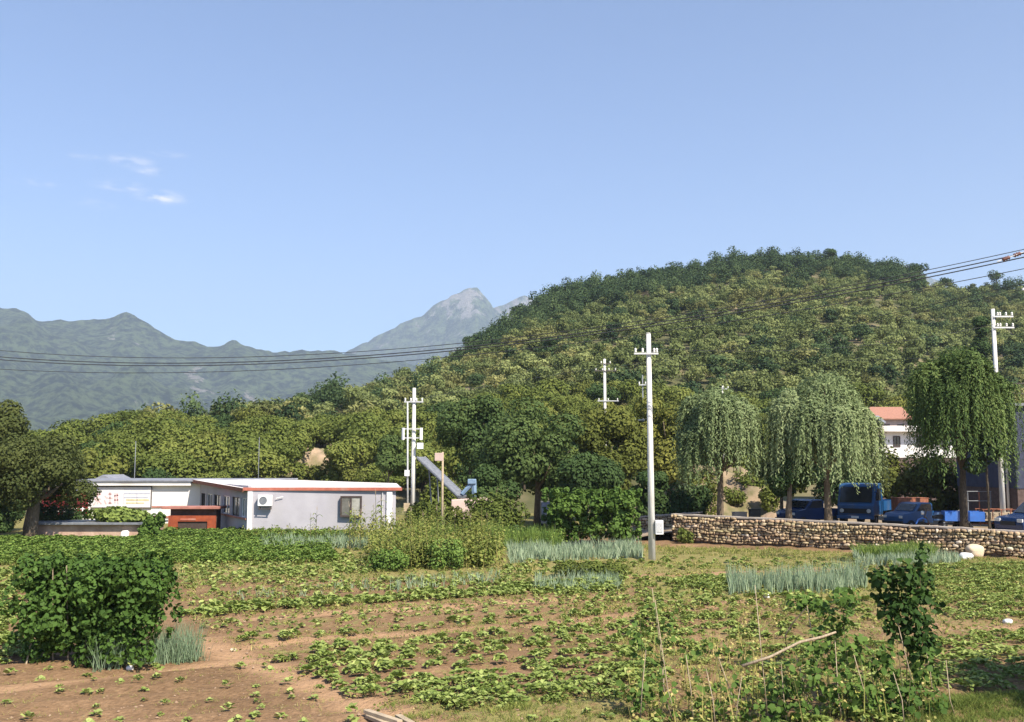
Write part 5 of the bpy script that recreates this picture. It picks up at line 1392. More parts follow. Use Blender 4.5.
def suv():
    o = empty('parked_car')
    prof = [(0, .35), (-.05, .7), (.1, .95), (1.05, 1.08), (1.75, 1.6), (2.0, 1.68), (3.4, 1.7), (4.1, 1.5), (4.35, 1.05), (4.4, .35)]
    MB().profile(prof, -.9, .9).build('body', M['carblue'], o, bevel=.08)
    MB().profile([(1.12, 1.13), (1.74, 1.585), (1.72, 1.61), (1.09, 1.15)], -.74, .74).build('windscreen', M['glass'], o)
    for s_ in (-1, 1):
        x = s_ * .905
        for (ya_, yb_, yc_, yd_) in ((1.35, 2.45, 2.45, 1.9), (2.55, 3.9, 3.6, 2.55)):
            MB().add([(x, ya_, 1.12), (x, yb_, 1.12), (x, yc_, 1.56), (x, yd_, 1.56), (x + s_ * .01, ya_, 1.12), (x + s_ * .01, yb_, 1.12), (x + s_ * .01, yc_, 1.56), (x + s_ * .01, yd_, 1.56)],
                     [(0, 1, 2, 3), (7, 6, 5, 4), (0, 4, 5, 1), (1, 5, 6, 2), (2, 6, 7, 3), (3, 7, 4, 0)]).build('side_window', M['paleglass' if yb_ < 3 else 'glass'], o)
        MB().box(s_ * .68 - .17, s_ * .68 + .17, -.03, .04, .74, .9).build('headlight', M['lamp'], o, bevel=.02)
        MB().box(s_ * 1.0 - .09, s_ * 1.0 + .09, 1.38, 1.5, 1.1, 1.24).build('mirror', M['carblue'], o, bevel=.02)
        wheel(o, s_ * .8, .85, .34, .22); wheel(o, s_ * .8, 3.5, .34, .22)
    MB().box(-.45, .45, -.065, -.03, .6, .78).build('grille', M['blackplastic'], o)
    return o
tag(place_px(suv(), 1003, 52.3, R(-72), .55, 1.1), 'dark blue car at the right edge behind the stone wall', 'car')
# clutter by the vehicles
def crate(name, label, px, Y, z, w_, d_, h_, mat, rz=0.0):
    o = MB(Matrix.Rotation(rz, 4, 'Z')).box(-w_ / 2, w_ / 2, -d_ / 2, d_ / 2, 0, h_).box(-w_ / 2 - .02, w_ / 2 + .02, -d_ / 2 - .02, d_ / 2 + .02, h_ + .002, h_ + .05).build(name, M[mat], None, bevel=.015)
    o.location = ((px - 512) / FPX * Y, Y, z); return tag(o, label, 'crate')
crate('bin', 'black bin standing behind the stone wall left of the small pickup', 752, 59, .55, .6, .5, 1.15, 'blackplastic')
crate('crate', 'pale stone block behind the wall beside the black bin', 737, 59.5, .55, .75, .5, .95, 'coping', .2)
crate('load_box', 'rust-coloured crate behind the low blue pickup', 906, 60.5, .55, 1.9, .9, 1.75, 'rustorange', .1)
MBt = MB()
o = empty('steel_rack', Wb(975, 62, .6)); c = Vector(o.location); tag(o, 'thin steel rack with an orange upright behind the tan tricycle', 'rack')
for i, q in enumerate((-.7, 0, .7)): MB().tube([c + Vector((q, 0, 0)), c + Vector((q, 0, 2.1))], .035, 6).build('upright', M['rustorange' if i == 1 else 'steel'], o)
for z_ in (.8, 1.5, 2.08): MB().tube([c + Vector((-.75, -.05, z_)), c + Vector((.75, -.05, z_))], .025, 6).build('rail', M['steel'], o)

# ---------------------------------------------------------------- onions, weeds, corn
def blades(P, r, h, n_per, width=.012, mat='onion', name='x', label='', cat='', spread=.3, curve=.5, tint=(.2, .8), nseg=2, attach=None):
    """upright curved blades rooted at P (N,3)"""
    N = len(P) * n_per
    base = np.repeat(P, n_per, 0) + np.concatenate([r.normal(size=(N, 2)) * .03, np.zeros((N, 1))], 1)
    a = r.uniform(0, 6.283, N); L = h * r.uniform(.6, 1.2, N) * (1 + .28 * np.clip(fbm(base[:, 0], base[:, 1], 1.1, 3, 2), -1.2, 1.2)); sp = spread * r.uniform(.2, 1.1, N)
    dx, dy = np.cos(a), np.sin(a)
    f = r.uniform(0, 6.283, N); wx, wy = np.cos(f) * width, np.sin(f) * width
    V = []
    for i in range(nseg + 1):
        t = i / nseg; wv = (1 - t) ** .7 if i < nseg else .08
        cx = base[:, 0] + dx * L * sp * (t + curve * t * t); cy = base[:, 1] + dy * L * sp * (t + curve * t * t); cz = base[:, 2] + L * (t - .25 * curve * sp * t * t * 2)
        V.append(np.stack([cx - wx * wv, cy - wy * wv, cz], 1)); V.append(np.stack([cx + wx * wv, cy + wy * wv, cz], 1))
    V = np.stack(V, 1); k = 2 * (nseg + 1)
    F = (np.arange(N)[:, None, None] * k + np.array([(2 * i, 2 * i + 1, 2 * i + 3, 2 * i + 2) for i in range(nseg)])[None]).reshape(-1, 4)
    T = np.repeat(r.uniform(tint[0], tint[1], N), k)
    return V.reshape(-1, 3), F, T
def sample_poly(poly, n, r):
    p = np.array(poly); lo, hi = p.min(0), p.max(0); out = []
    while len(out) < n:
        q = r.uniform(lo, hi, (n * 3, 2)); q = q[in_poly(q[:, 0], q[:, 1], poly)]; out += list(q)
        if not len(q) and len(out) == 0: lo, hi = lo - .01, hi + .01
    q = np.array(out[:n]); return np.concatenate([q, field_z(q[:, 0], q[:, 1])[:, None]], 1)
def _f(): pass
def bed(name, label, img, n, h, mat, n_per=5, width=.014, spread=.3, tint=(.1, .9), seed=1, cat='crop', curve=.5):
    r = np.random.default_rng(seed); P_ = sample_poly(img_poly(img), int(n * 1.5), r)
    P_ = P_[fbm(P_[:, 0], P_[:, 1], .9, 3, seed) + .5 * r.normal(size=len(P_)) > -.45]
    V, F, T = blades(P_, r, h, n_per, width, spread=spread, tint=tint, curve=curve)
    return tag(np_mesh(name, V, F, M[mat], attrs={'tint': T}), label, cat, kind='stuff')
bed('onion_bed', 'blue-green onion leaves in the long bed left of the tall pole', [(508, 552), (640, 549), (645, 558), (560, 562), (510, 564)], 700, .55, 'onion', seed=2, width=.022)
bed('onion_bed', 'blue-green onion leaves below the feathery shrub in the field centre', [(535, 580), (622, 577), (622, 590), (535, 592)], 260, .38, 'onion', seed=3, width=.016)
bed('onion_bed', 'tall blue-green onion leaves right of the field centre', [(728, 586), (862, 580), (868, 590), (820, 594), (730, 597)], 430, .74, 'onion', seed=4, width=.016, spread=.2)
bed('onion_bed', 'blue-green onion leaves near the foot of the stone wall', [(855, 556), (958, 556), (960, 566), (855, 567)], 420, .42, 'onion', seed=5, width=.018)
bed('onion_bed', 'onion tufts at the right foot of the big bean block', [(95, 664), (195, 652), (207, 662), (140, 668), (95, 672)], 220, .62, 'onion', seed=6, width=.009, tint=(0, .6))
bed('onion_bed', 'sparse onion leaves in the bed in front of the tall weeds', [(400, 580), (500, 574), (502, 586), (380, 594)], 90, .28, 'onion', seed=7, width=.014)
bed('onion_bed', 'thin onion leaves below the grey wall of the building', [(260, 543), (400, 540), (400, 548), (260, 552)], 420, .5, 'onion', seed=8, width=.02)
bed('onion_bed', 'scattered onion leaves in the left middle rows', [(230, 590), (400, 580), (400, 592), (230, 602)], 50, .26, 'onion', seed=9, width=.012)
bed('grass', 'rich green grass clump along the wall foot', [(855, 555), (935, 556), (930, 560), (860, 560)], 650, .6, 'carrot', n_per=5, width=.02, spread=.5, seed=10, cat='grass')
bed('grass', 'uneven grass strip along the stone wall', [(640, 545), (1028, 560), (1028, 572), (640, 553)], 1800, .16, 'weed', n_per=5, width=.012, spread=.8, seed=11, cat='grass')
bed('weeds', 'dry and green weeds over the right middle of the field', [(560, 560), (1028, 566), (1028, 640), (560, 620)], 4200, .10, 'weed', n_per=5, width=.009, spread=1.1, seed=12, cat='weeds')
bed('weeds', 'dry and green weeds over the left middle of the field', [(0, 540), (520, 545), (560, 600), (200, 625), (180, 600), (0, 590)], 4500, .12, 'weed', n_per=5, width=.011, spread=1.1, seed=13, cat='weeds')
bed('weeds', 'short grassy weeds at the bottom middle of the field', [(385, 700), (640, 690), (640, 732), (385, 732)], 700, .10, 'weed', n_per=6, width=.006, spread=1, seed=14, cat='weeds')
bed('weeds', 'short grass at the bottom right corner of the field', [(880, 700), (1035, 692), (1035, 740), (880, 740)], 1800, .12, 'weed', n_per=6, width=.006, spread=.9, seed=15, cat='weeds', tint=(0, .6))
bed('weeds', 'thin weeds among the right front bean poles', [(600, 640), (900, 640), (900, 730), (600, 730)], 1500, .12, 'weed', n_per=5, width=.006, spread=1, seed=16, cat='weeds')
bed('weeds', 'faint weeds between the middle rows', [(210, 640), (600, 610), (640, 650), (300, 660)], 900, .07, 'weed', n_per=5, width=.006, spread=1.1, seed=17, cat='weeds')
bed('weeds', 'dry grass wisps on the bare soil at the bottom left', [(0, 668), (250, 655), (400, 722), (0, 722)], 420, .07, 'weed', n_per=4, width=.004, spread=1.4, seed=18, cat='weeds', tint=(.55, 1))
# tall mixed weeds in the middle
if False: bed('tall_weeds', 'tall mixed green and straw weeds in the middle of the field', [(362, 570), (500, 566), (500, 548), (420, 544), (380, 548)], 2200, 1.6, 'weed', n_per=4, width=.02, spread=.35, seed=19, cat='weeds', curve=.3)
if False: bed('tall_weeds', 'thinner tall weeds before the grey building wall', [(300, 548), (400, 546), (500, 548), (505, 540), (300, 540)], 900, 1.5, 'weed', n_per=4, width=.018, spread=.4, seed=20, cat='weeds', curve=.3)
bed('tall_weeds', 'tall weeds left of the bean rows, in front of the shrubs', [(430, 548), (560, 552), (560, 545), (430, 540)], 900, 1.0, 'carrot', n_per=4, width=.02, spread=.4, seed=21, cat='weeds', curve=.3)
for i, (px, Y, wpx, yt, lm, lbl) in enumerate([(388, 41.5, 42, 546, 'vine', 'leafy weed bush at the left end of the tall weeds'), (420, 42.5, 34, 540, 'chest', 'olive weed bush in the tall weeds, second from the left'),
                                          (447, 42, 40, 536, 'vine', 'fullest green weed bush in the middle of the tall weeds'), (480, 43, 30, 538, 'chest', 'weed bush at the right end of the tall weeds'),
                                          (465, 46, 46, 522, 'oliveleaf', 'straw-tinged bush behind the tall weeds')]):
    bush('weed_bush', lbl, px, Y, 0, wpx, yt, 575, lm, 1500, .12, 120 + i, 14, tb=.4, depth=.9)
def stalks(name, label, img, n, h, mats, ls, seed, nl=16, cat='weeds', tint=(.1, .8), hvar=(.5, 1.2), lean=.15, wid=.09):
    r = np.random.default_rng(seed); P_ = sample_poly(img_poly(img), n, r)
    k = np.repeat(np.arange(n), nl); N_ = n * nl
    H = h * r.uniform(hvar[0], hvar[1], n); t = r.random(N_) ** .8
    a = r.uniform(0, 6.283, n); l_ = lean * r.random(n)
    ang = r.uniform(0, 6.283, N_); d = wid * (1.2 - t) * r.random(N_) ** .5 * 2
    C = np.stack([P_[k, 0] + np.cos(a[k]) * l_[k] * H[k] * t + np.cos(ang) * d, P_[k, 1] + np.sin(a[k]) * l_[k] * H[k] * t + np.sin(ang) * d, P_[k, 2] + H[k] * t], 1)
    Nn = np.stack([np.cos(ang) * .5, np.sin(ang) * .5, np.ones(N_)], 1) + r.normal(size=(N_, 3)) * .5
    T = np.stack([np.cos(ang), np.sin(ang), r.normal(size=N_) * .5 + .2], 1)
    tn = r.uniform(tint[0], tint[1], n)[k] + r.normal(size=N_) * .1
    A = leaf_arrays(C, Nn, ls * r.uniform(.6, 1.4, N_) * (1.25 - .6 * t), r, 'rhomb', T=T, tint=tn)
    V, F, T2 = blades(P_, r, h * .9, 1, .012, spread=.15, tint=(.6, 1))
    V, F, T2 = join([A, (V, F, T2)])
    return tag(np_mesh(name, V, F, M[mats], attrs={'tint': T2}), label, cat, kind='stuff')
stalks('tall_weeds', 'tall mixed green and straw weeds in the middle of the field', [(362, 572), (500, 569), (502, 553), (420, 546), (372, 552)], 420, 1.55, 'weed', .13, 19, nl=34, wid=.16)
stalks('tall_weeds', 'thinner tall weeds before the grey building wall', [(350, 546), (400, 544), (500, 546), (505, 538), (350, 538)], 190, 1.7, 'weed', .15, 20, nl=26, wid=.14)
stalks('tall_weeds', 'low weeds along the back edge under the building wall', [(240, 540), (400, 540), (400, 533), (240, 533)], 260, .6, 'weed', .13, 22, nl=16)
stalks('tall_weeds', 'darker weeds between the bean rows and the shrubs', [(430, 548), (560, 552), (570, 546), (430, 538)], 320, .9, 'carrot', .15, 21, nl=20)
stalks('field_weeds', 'leafy weeds strewn over the right middle of the field', [(560, 560), (1028, 566), (1028, 640), (560, 625)], 1500, .16, 'weed', .09, 23, nl=7, wid=.08)
stalks('field_weeds', 'leafy weeds strewn over the left middle of the field', [(0, 560), (520, 560), (600, 600), (200, 640), (180, 600), (0, 590)], 1500, .15, 'weed', .09, 24, nl=7, wid=.08)
stalks('field_weeds', 'small leafy weeds around the path and near beds', [(200, 640), (640, 600), (900, 600), (900, 730), (420, 730)], 900, .10, 'weed', .06, 25, nl=7, wid=.07)
stalks('dry_stalks', 'straw-coloured dry stalks among the right front bean vines', [(630, 690), (930, 690), (940, 735), (630, 735)], 110, .95, 'weed', .07, 26, nl=14, wid=.07, tint=(.55, 1), lean=.35)
stalks('dry_stalks', 'dry stalks behind the left bean vine', [(640, 650), (760, 650), (760, 690), (640, 690)], 45, .8, 'weed', .07, 27, nl=12, wid=.07, tint=(.55, 1), lean=.35)
# corn
def corn(seed, h):
    r = np.random.default_rng(seed); root = empty('corn_plant')
    MB().tube([(0, 0, -.05), (.02, 0, h * .5), (.05, .02, h)], [.022, .016, .006], 6).build('stalk', M['stem'], root)
    parts = []
    V = []; F = []; T = []; off = 0
    for i in range(11):
        a = r.uniform(0, 6.28); z = h * (.12 + .075 * i); L = .55 * r.uniform(.7, 1.1); pr = None
        for j in range(5):
            t = j / 4; d = L * t; zz_ = z + .38 * L * math.sin(t * 2.6) - .1 * t; w_ = .04 * math.sin(math.pi * min(.97, t * .85 + .12))
            c_ = Vector((math.cos(a) * d, math.sin(a) * d, zz_)); s_ = Vector((-math.sin(a), math.cos(a), 0)) * w_
            V += [tuple(c_ - s_), tuple(c_ + s_)]
            if j: F.append((off + 2 * j - 2, off + 2 * j - 1, off + 2 * j + 1, off + 2 * j))
        tn = r.uniform(.1, .9); T += [tn] * 10; off += 10
    np_mesh('leaves', np.array(V), np.array(F), M['weed'], parent=root, attrs={'tint': T})
    MB().tube([(.05, .02, h), (.09, .02, h + .25)], [.012, .004], 5).tube([(.05, .02, h), (0, .04, h + .2)], [.01, .004], 5).build('tassel', M['stick'], root)
    return root
cp = [corn(5, 1.9), corn(6, 1.9)]; first = [True, True]
cspots = [(318, 54, 1.0), (313, 55, .8), (352, 51, 1.15), (356, 52, .95), (362, 51, 1.0), (378, 50, 1.45), (383, 51, 1.3), (374, 52, 1.1), (392, 50, .9), (405, 49, 1), (412, 48, 1.1), (398, 47, .9), (438, 47, 1.15), (425, 48, 1.0), (455, 47, 1.0), (470, 46, 1.0), (488, 48, .95), (446, 46, 1.2)]
for i, (px, Y, s_) in enumerate(cspots):
    k = i % 2
    o = cp[k] if first[k] else copy_thing(cp[k]); first[k] = False
    place(o, (px - 512) / FPX * Y, Y, 0, i * 1.7, s_)
    where = 'standing alone before the grey wall' if px < 330 else 'in front of the dark-framed window' if px < 370 else 'tallest, by the right end of the grey wall' if s_ > 1.25 else 'at the left end of the tall weeds' if px < 410 else 'among the tall weeds in the field middle'
    tag(o, f'thin yellow-green corn plant {where}', 'corn plant', 'corn plants by the weeds')

# ---------------------------------------------------------------- crops
def plant_mesh(seed, n, rad, h, ls, mat, tb=.3, tv=.6, flat=.6):
    r = np.random.default_rng(seed)
    a = np.linspace(0, 6.283 * (n / 5), n) + r.normal(size=n) * .4
    q = np.sqrt(np.linspace(.08, 1, n)) * r.uniform(.8, 1.1, n)
    C = np.stack([np.cos(a) * rad * q * .7, np.sin(a) * rad * q * .7, h * (1.05 - .7 * q ** 1.5)], 1)
    N = np.stack([-np.cos(a) * .25, -np.sin(a) * .25, np.ones(n) * 1], 1) + r.normal(size=(n, 3)) * .35
    T = np.stack([np.cos(a), np.sin(a), .5 - q * .9], 1)
    return leaf_arrays(C, N, ls * r.uniform(.7, 1.2, n), r, 'broad', T=T, tint=tb + tv * r.random(n))
KINDS = {
 'seedling': dict(mat='crop', meshes=[plant_mesh(500 + i, 11, .14, .10, .095, 'crop', tb=.3) for i in range(4)]),
 'cabbage_plant': dict(mat='crop', meshes=[plant_mesh(520 + i, 28, .24, .17, .125, 'crop', tb=.2) for i in range(4)]),
 'sweet_potato_plant': dict(mat='crop', meshes=[plant_mesh(540 + i, 66, .40, .17, .10, 'crop', tb=.15) for i in range(4)]),
 'carrot_plant': dict(mat='carrot', meshes=[plant_mesh(560 + i, 70, .38, .30, .10, 'carrot', tb=.2) for i in range(3)]),
}
for kd in KINDS: KINDS[kd]['me'] = [None] * len(KINDS[kd]['meshes']); KINDS[kd]['pts'] = []
def sow(kind, img, dr, dp, ang=24.7, jit=.12, keep=1.0, smin=.75, smax=1.25, label='', seed=0, clump=0.0):
    r = np.random.default_rng(seed + 1000); poly = img_poly(img); p = np.array(poly); c = p.mean(0)
    R_ = np.hypot(*(p.max(0) - p.min(0))) ; a = R(ang); out = []
    for i in np.arange(-R_, R_, dr):
        for j in np.arange(-R_, R_, dp):
            x = c[0] + j * math.cos(a) - i * math.sin(a) + r.normal() * jit; y = c[1] + j * math.sin(a) + i * math.cos(a) + r.normal() * jit * .6
            out.append((x, y))
    q = np.array(out); m_ = in_poly(q[:, 0], q[:, 1], poly) & (r.random(len(q)) < keep)
    if clump: m_ &= fbm(q[:, 0], q[:, 1], 1.8, 3, seed) > -clump
    q = q[m_]
    for x, y in q: KINDS[kind]['pts'].append((x, y, r.uniform(smin, smax), label))
# bottom left seedlings
sow('seedling', [(0, 672), (230, 652), (345, 700), (375, 740), (0, 740)], .62, .55, ang=12, jit=.12, keep=.62, smin=.6, smax=1.25, label='small green seedling in the bare red soil at the bottom left', seed=1)
# left bush neighbourhood
sow('cabbage_plant', [(-10, 590), (40, 590), (34, 650), (-10, 658)], .55, .45, ang=5, keep=.85, label='leafy plant in the rows left of the big bean block', seed=2)
sow('sweet_potato_plant', [(-10, 645), (42, 642), (42, 664), (-10, 666)], .5, .5, ang=5, label='dense leafy plant at the left foot of the big bean block', seed=3)
sow('cabbage_plant', [(-10, 562), (60, 562), (45, 592), (-10, 595)], .6, .55, ang=5, keep=.8, label='leafy plant in the rows left of the big bean block', seed=4)
# back beds
sow('carrot_plant', [(-10, 541), (330, 541), (335, 563), (150, 566), (-10, 566)], .5, .48, ang=8, jit=.15, label='bushy plant of the thick green bed along the back left', seed=5, smin=.9, smax=1.4)
sow('sweet_potato_plant', [(-10, 538), (250, 536), (250, 543), (-10, 543)], .6, .6, ang=5, label='leafy plant at the back of the thick green bed', seed=6)
sow('carrot_plant', [(140, 534), (360, 533), (370, 539), (140, 540)], .5, .5, ang=3, label='bushy plant in the green strip below the white building', seed=7, smin=1, smax=1.5)
sow('cabbage_plant', [(330, 545), (400, 543), (380, 575), (180, 580), (180, 566), (330, 562)], .8, .6, keep=.5, label='scattered plant between the thick bed and the tall weeds', seed=8)
# rows in the middle
sow('cabbage_plant', [(180, 612), (256, 604), (508, 588), (625, 578), (625, 587), (508, 597), (256, 614), (180, 620)], .42, .42, keep=.93, label='plant in the long neat row across the left middle', seed=9, smin=.9, smax=1.35)
sow('seedling', [(180, 600), (256, 588), (400, 578), (530, 565), (530, 586), (256, 604), (190, 612)], .5, .42, keep=.62, label='seedling in the mixed bed behind the long neat row', seed=10, smin=.8, smax=1.5)
sow('cabbage_plant', [(190, 590), (360, 572), (500, 586), (256, 600)], .9, .8, keep=.5, label='plant in the mixed bed behind the long neat row', seed=11)
sow('cabbage_plant', [(225, 644), (262, 637), (508, 617), (650, 606), (650, 614), (508, 624), (262, 644)], .5, .62, keep=.75, label='plant in the sparse row beside the bare path', seed=12, smin=.65, smax=1.1)
sow('seedling', [(230, 626), (420, 616), (600, 600), (600, 608), (420, 622), (230, 636)], .4, .4, keep=.5, label='seedling in the strip above the bare path', seed=13, smin=.6, smax=1.1)
sow('cabbage_plant', [(275, 660), (345, 645), (500, 632), (640, 620), (700, 612), (700, 655), (600, 660), (480, 672), (350, 690)], .62, .52, keep=.85, clump=.75, label='plant in the half-bare bed in front of the path', seed=14, smin=.6, smax=1.15)
sow('cabbage_plant', [(275, 660), (345, 645), (420, 640), (420, 690), (345, 690)], .5, .45, keep=.8, label='plant at the left end of the half-bare bed', seed=15, smin=.7, smax=1.1)
sow('sweet_potato_plant', [(345, 692), (480, 672), (560, 664), (650, 660), (650, 700), (560, 700), (500, 712), (420, 708)], .48, .42, keep=.95, label='leafy plant in the dense bed at the bottom middle', seed=16, smin=.75, smax=1.15)
sow('seedling', [(500, 700), (650, 695), (650, 735), (480, 735)], .6, .5, keep=.4, label='seedling in front of the dense bottom middle bed', seed=17)
sow('seedling', [(180, 566), (360, 556), (372, 572), (300, 582), (180, 592)], .55, .42, ang=24, keep=.75, label='small plant in the rows right of the thick green bed', seed=30, smin=.9, smax=1.6)
sow('seedling', [(190, 622), (420, 606), (620, 594), (640, 600), (420, 616), (200, 634)], .34, .36, ang=24, keep=.5, label='small plant in the thin strip between the two bare paths', seed=31, smin=.6, smax=1.2)
sow('cabbage_plant', [(640, 575), (730, 578), (730, 600), (640, 600), (560, 600), (560, 590)], .6, .45, ang=10, keep=.6, label='small leafy plant in the plot between the tall pole and the tall onions', seed=32, smin=.5, smax=.9)
sow('cabbage_plant', [(510, 628), (640, 618), (760, 606), (770, 640), (640, 655), (520, 660)], .7, .42, ang=14, keep=.7, label='leafy plant in the rows behind the left bean vine', seed=33, smin=.5, smax=.9)
# right middle
sow('cabbage_plant', [(640, 600), (740, 596), (870, 598), (870, 640), (740, 652), (640, 650)], .62, .5, ang=12, keep=.7, clump=.7, label='plant in the weedy bed behind the right bean poles', seed=18, smin=.6, smax=1.1)
sow('seedling', [(560, 592), (720, 590), (850, 596), (850, 612), (640, 606)], .5, .42, ang=8, keep=.6, label='seedling in the weedy bed behind the right bean poles', seed=19)
sow('sweet_potato_plant', [(665, 581), (728, 578), (735, 592), (700, 590), (668, 586)], .5, .45, ang=-12, label='plant in the short row left of the tall onions', seed=20)
sow('cabbage_plant', [(640, 556), (930, 562), (930, 574), (640, 570)], .8, .6, ang=-20, keep=.6, label='plant in the grassy ground before the stone wall', seed=21, smin=.6, smax=1)
sow('cabbage_plant', [(500, 562), (640, 562), (640, 574), (560, 575), (500, 590)], .7, .6, ang=10, keep=.7, label='plant between the two onion beds', seed=22, smin=.7, smax=1.1)
sow('cabbage_plant', [(495, 586), (620, 582), (620, 592), (495, 598)], .4, .4, ang=24, label='plant in the row below the centre onions', seed=23)
sow('sweet_potato_plant', [(925, 566), (1030, 564), (1030, 620), (960, 622), (920, 600)], .62, .52, ang=-8, keep=.95, label='leafy plant in the upper dense bed at the right edge', seed=24, smin=.75, smax=1.1)
sow('sweet_potato_plant', [(905, 640), (1035, 634), (1035, 690), (905, 700)], .55, .5, ang=-3, keep=.95, label='leafy plant in the lower dense bed at the right edge', seed=25, smin=.75, smax=1.15)
sow('sweet_potato_plant', [(740, 650), (905, 640), (905, 725), (760, 730)], .6, .55, ang=5, keep=.75, label='leafy ground plant under the right bean poles', seed=26, smin=.7, smax=1.1)
sow('cabbage_plant', [(630, 655), (745, 650), (745, 730), (640, 730)], .6, .55, ang=5, keep=.5, label='leafy ground plant by the left bean sticks', seed=27, smin=.7, smax=1.1)

bare = img_poly([(30, 655), (185, 650), (185, 668), (30, 668)])
for kd, dct in KINDS.items():
    ps = dct['pts']
    ps = [p for p in ps if not (-12.4 < p[0] < -6.6 and 21.2 < p[1] < 23.4 and kd != 'carrot_plant' and False)]
    for i, mdat in enumerate(dct['meshes']):
        dct['me'][i] = np_mesh(kd, mdat[0], mdat[1], M[dct['mat']], attrs={'tint': mdat[2]}, link=False)
    def vis(p): return abs(p[0]) < p[1] * .53 and p[1] > 15.8
    ps.sort(key=lambda p: p[1] + (0 if vis(p) else 1000))
    r = np.random.default_rng(77)
    for (x, y, s_, lb) in ps[:300]:
        o = bpy.data.objects.new(kd, dct['me'][int(r.integers(len(dct['me'])))]); col.objects.link(o)
        place(o, x, y, float(field_z(x, y)), r.uniform(0, 6.28), s_, s_ * r.uniform(.8, 1.2))
        tag(o, lb, 'crop plant', lb.replace('small green ', '').replace('plant', 'plants').replace('seedling ', 'seedlings ', 1))
    rest_ = ps[300:]
    if rest_:
        VL, FL, TL, off = [], [], [], 0
        for (x, y, s_, lb) in rest_:
            V, F, T = dct['meshes'][int(r.integers(len(dct['meshes'])))]; a = r.uniform(0, 6.28); c, s2 = math.cos(a) * s_, math.sin(a) * s_
            VL.append(np.stack([V[:, 0] * c - V[:, 1] * s2 + x, V[:, 0] * s2 + V[:, 1] * c + y, V[:, 2] * s_ + float(field_z(x, y))], 1)); FL.append(F + off); off += len(V); TL.append(T)
        o = np_mesh(kd + '_mass', np.concatenate(VL), np.concatenate(FL), M[dct['mat']], attrs={'tint': np.concatenate(TL)})
        tag(o, 'the further ' + {'seedling': 'small seedlings', 'cabbage_plant': 'broad-leaved plants', 'sweet_potato_plant': 'sprawling leafy plants', 'carrot_plant': 'bushy plants of the thick back bed'}[kd] + ' of the field', 'crop', kind='stuff')
    print(kd, len(ps))
# clods and pebbles
r = np.random.default_rng(5); n_ = 5200
q = np.stack([r.uniform(-14, 16, n_), 15 + 32 * r.random(n_) ** 1.4], 1); keepm = (np.abs(q[:, 0]) < q[:, 1] * .56); q = q[keepm]
v6 = np.array([(1, 0, 0), (0, 1, 0), (-1, 0, 0), (0, -1, 0), (0, 0, 1)], float)
sz = .012 + .03 * r.random(len(q)) ** 3; VV = v6[None] * sz[:, None, None] * r.uniform(.6, 1.3, (len(q), 5, 1)); VV[:, :, 2] *= .8
VV = VV + np.concatenate([q, field_z(q[:, 0], q[:, 1])[:, None] + .004], 1)[:, None]
F3 = (np.arange(len(q))[:, None, None] * 5 + np.array([(0, 1, 4), (1, 2, 4), (2, 3, 4), (3, 0, 4)])[None]).reshape(-1, 3)
M['clod'] = surf('clod', (.36, .25, .17), (.24, .15, .09), rough=1, scale=.8)
tag(np_mesh('clods', VV.reshape(-1, 3), F3, M['clod']), 'small clods and pebbles strewn over the soil', 'clods', kind='stuff')

# ---------------------------------------------------------------- bean poles and vines, right front
def stick(label, pts_, rad=.012, name='bean_pole', mat='stick', cat='stick', group='bean sticks at the right front'):
    o = MB().tube(pts_, [rad * 1.15] + [rad] * (len(pts_) - 2) + [rad * .7], 6).build(name, M[mat], smooth=True)
    return tag(o, label, cat, group)
def SP(px, py, Y): return W(px, py, Y)
S_ = [((678, 735), (668, 690), (655, 600), 17.4, 'tallest straight stick of the left bean sticks, leaning left'), ((673, 735), (664, 690), (660, 640), 17.6, 'shorter stick close beside the tallest left bean stick'),
      ((668, 735), (662, 660), (652, 588), 18.2, 'long thin stick reaching highest above the left bean vine'), ((745, 735), (730, 690), (718, 656), 17.3, 'leaning stick between the left vine and the crooked branch'),
      ((769, 735), (762, 660), (755, 585), 17.3, 'long upright stick crossing the pale branch at its left end'), ((788, 735), (784, 700), (781, 662), 17.2, 'short stick right of the long upright stick'),
      ((812, 735), (806, 690), (796, 655), 17.4, 'stick bent left in the middle of the right vines'), ((824, 697), (815, 650), (807, 606), 17.9, 'stick standing behind the pale branch near its right end'),
      ((876, 735), (864, 690), (854, 655), 17.2, 'stick left of the yellow flower, leaning left'), ((923, 715), (908, 665), (897, 620), 17.6, 'pale stick leaning under the dark leafy top'),
      ((934, 700), (930, 670), (924, 640), 18.2, 'short pale stick right of the dark leafy top'), ((888, 666), (872, 650), (860, 640), 18.0, 'thin slanting stick through the right vine leaves'),
      ((716, 735), (713, 700), (706, 668), 17.0, 'thin straw-coloured stalk right of the left vine'), ((735, 735), (738, 700), (742, 676), 17.1, 'thin stalk leaning right below the crooked branch'), ((694, 735), (691, 690), (686, 655), 17.3, 'thin stalk right of the tallest left stick'),
      ((843, 735), (838, 690), (835, 640), 17.3, 'upright thin stalk inside the broad-leaved vine'), ((905, 735), (902, 700), (893, 672), 17.0, 'short thin stalk at the bottom of the dark bean top'), ((640, 735), (642, 690), (646, 650), 17.3, 'thin stalk at the left side of the left vine'), ((957, 735), (950, 700), (946, 660), 17.8, 'rightmost thin stalk beside the dark bean top')]
for (a_, b_, c_, Y, lb) in S_:
    p0 = SP(a_[0], a_[1], Y); p0.z = min(p0.z, 0) if a_[1] > 720 else max(0, p0.z)
    stick(lb, [Vector((p0.x, Y, -.1)), SP(b_[0], b_[1], Y), SP(c_[0], c_[1], Y + .1)], .008)
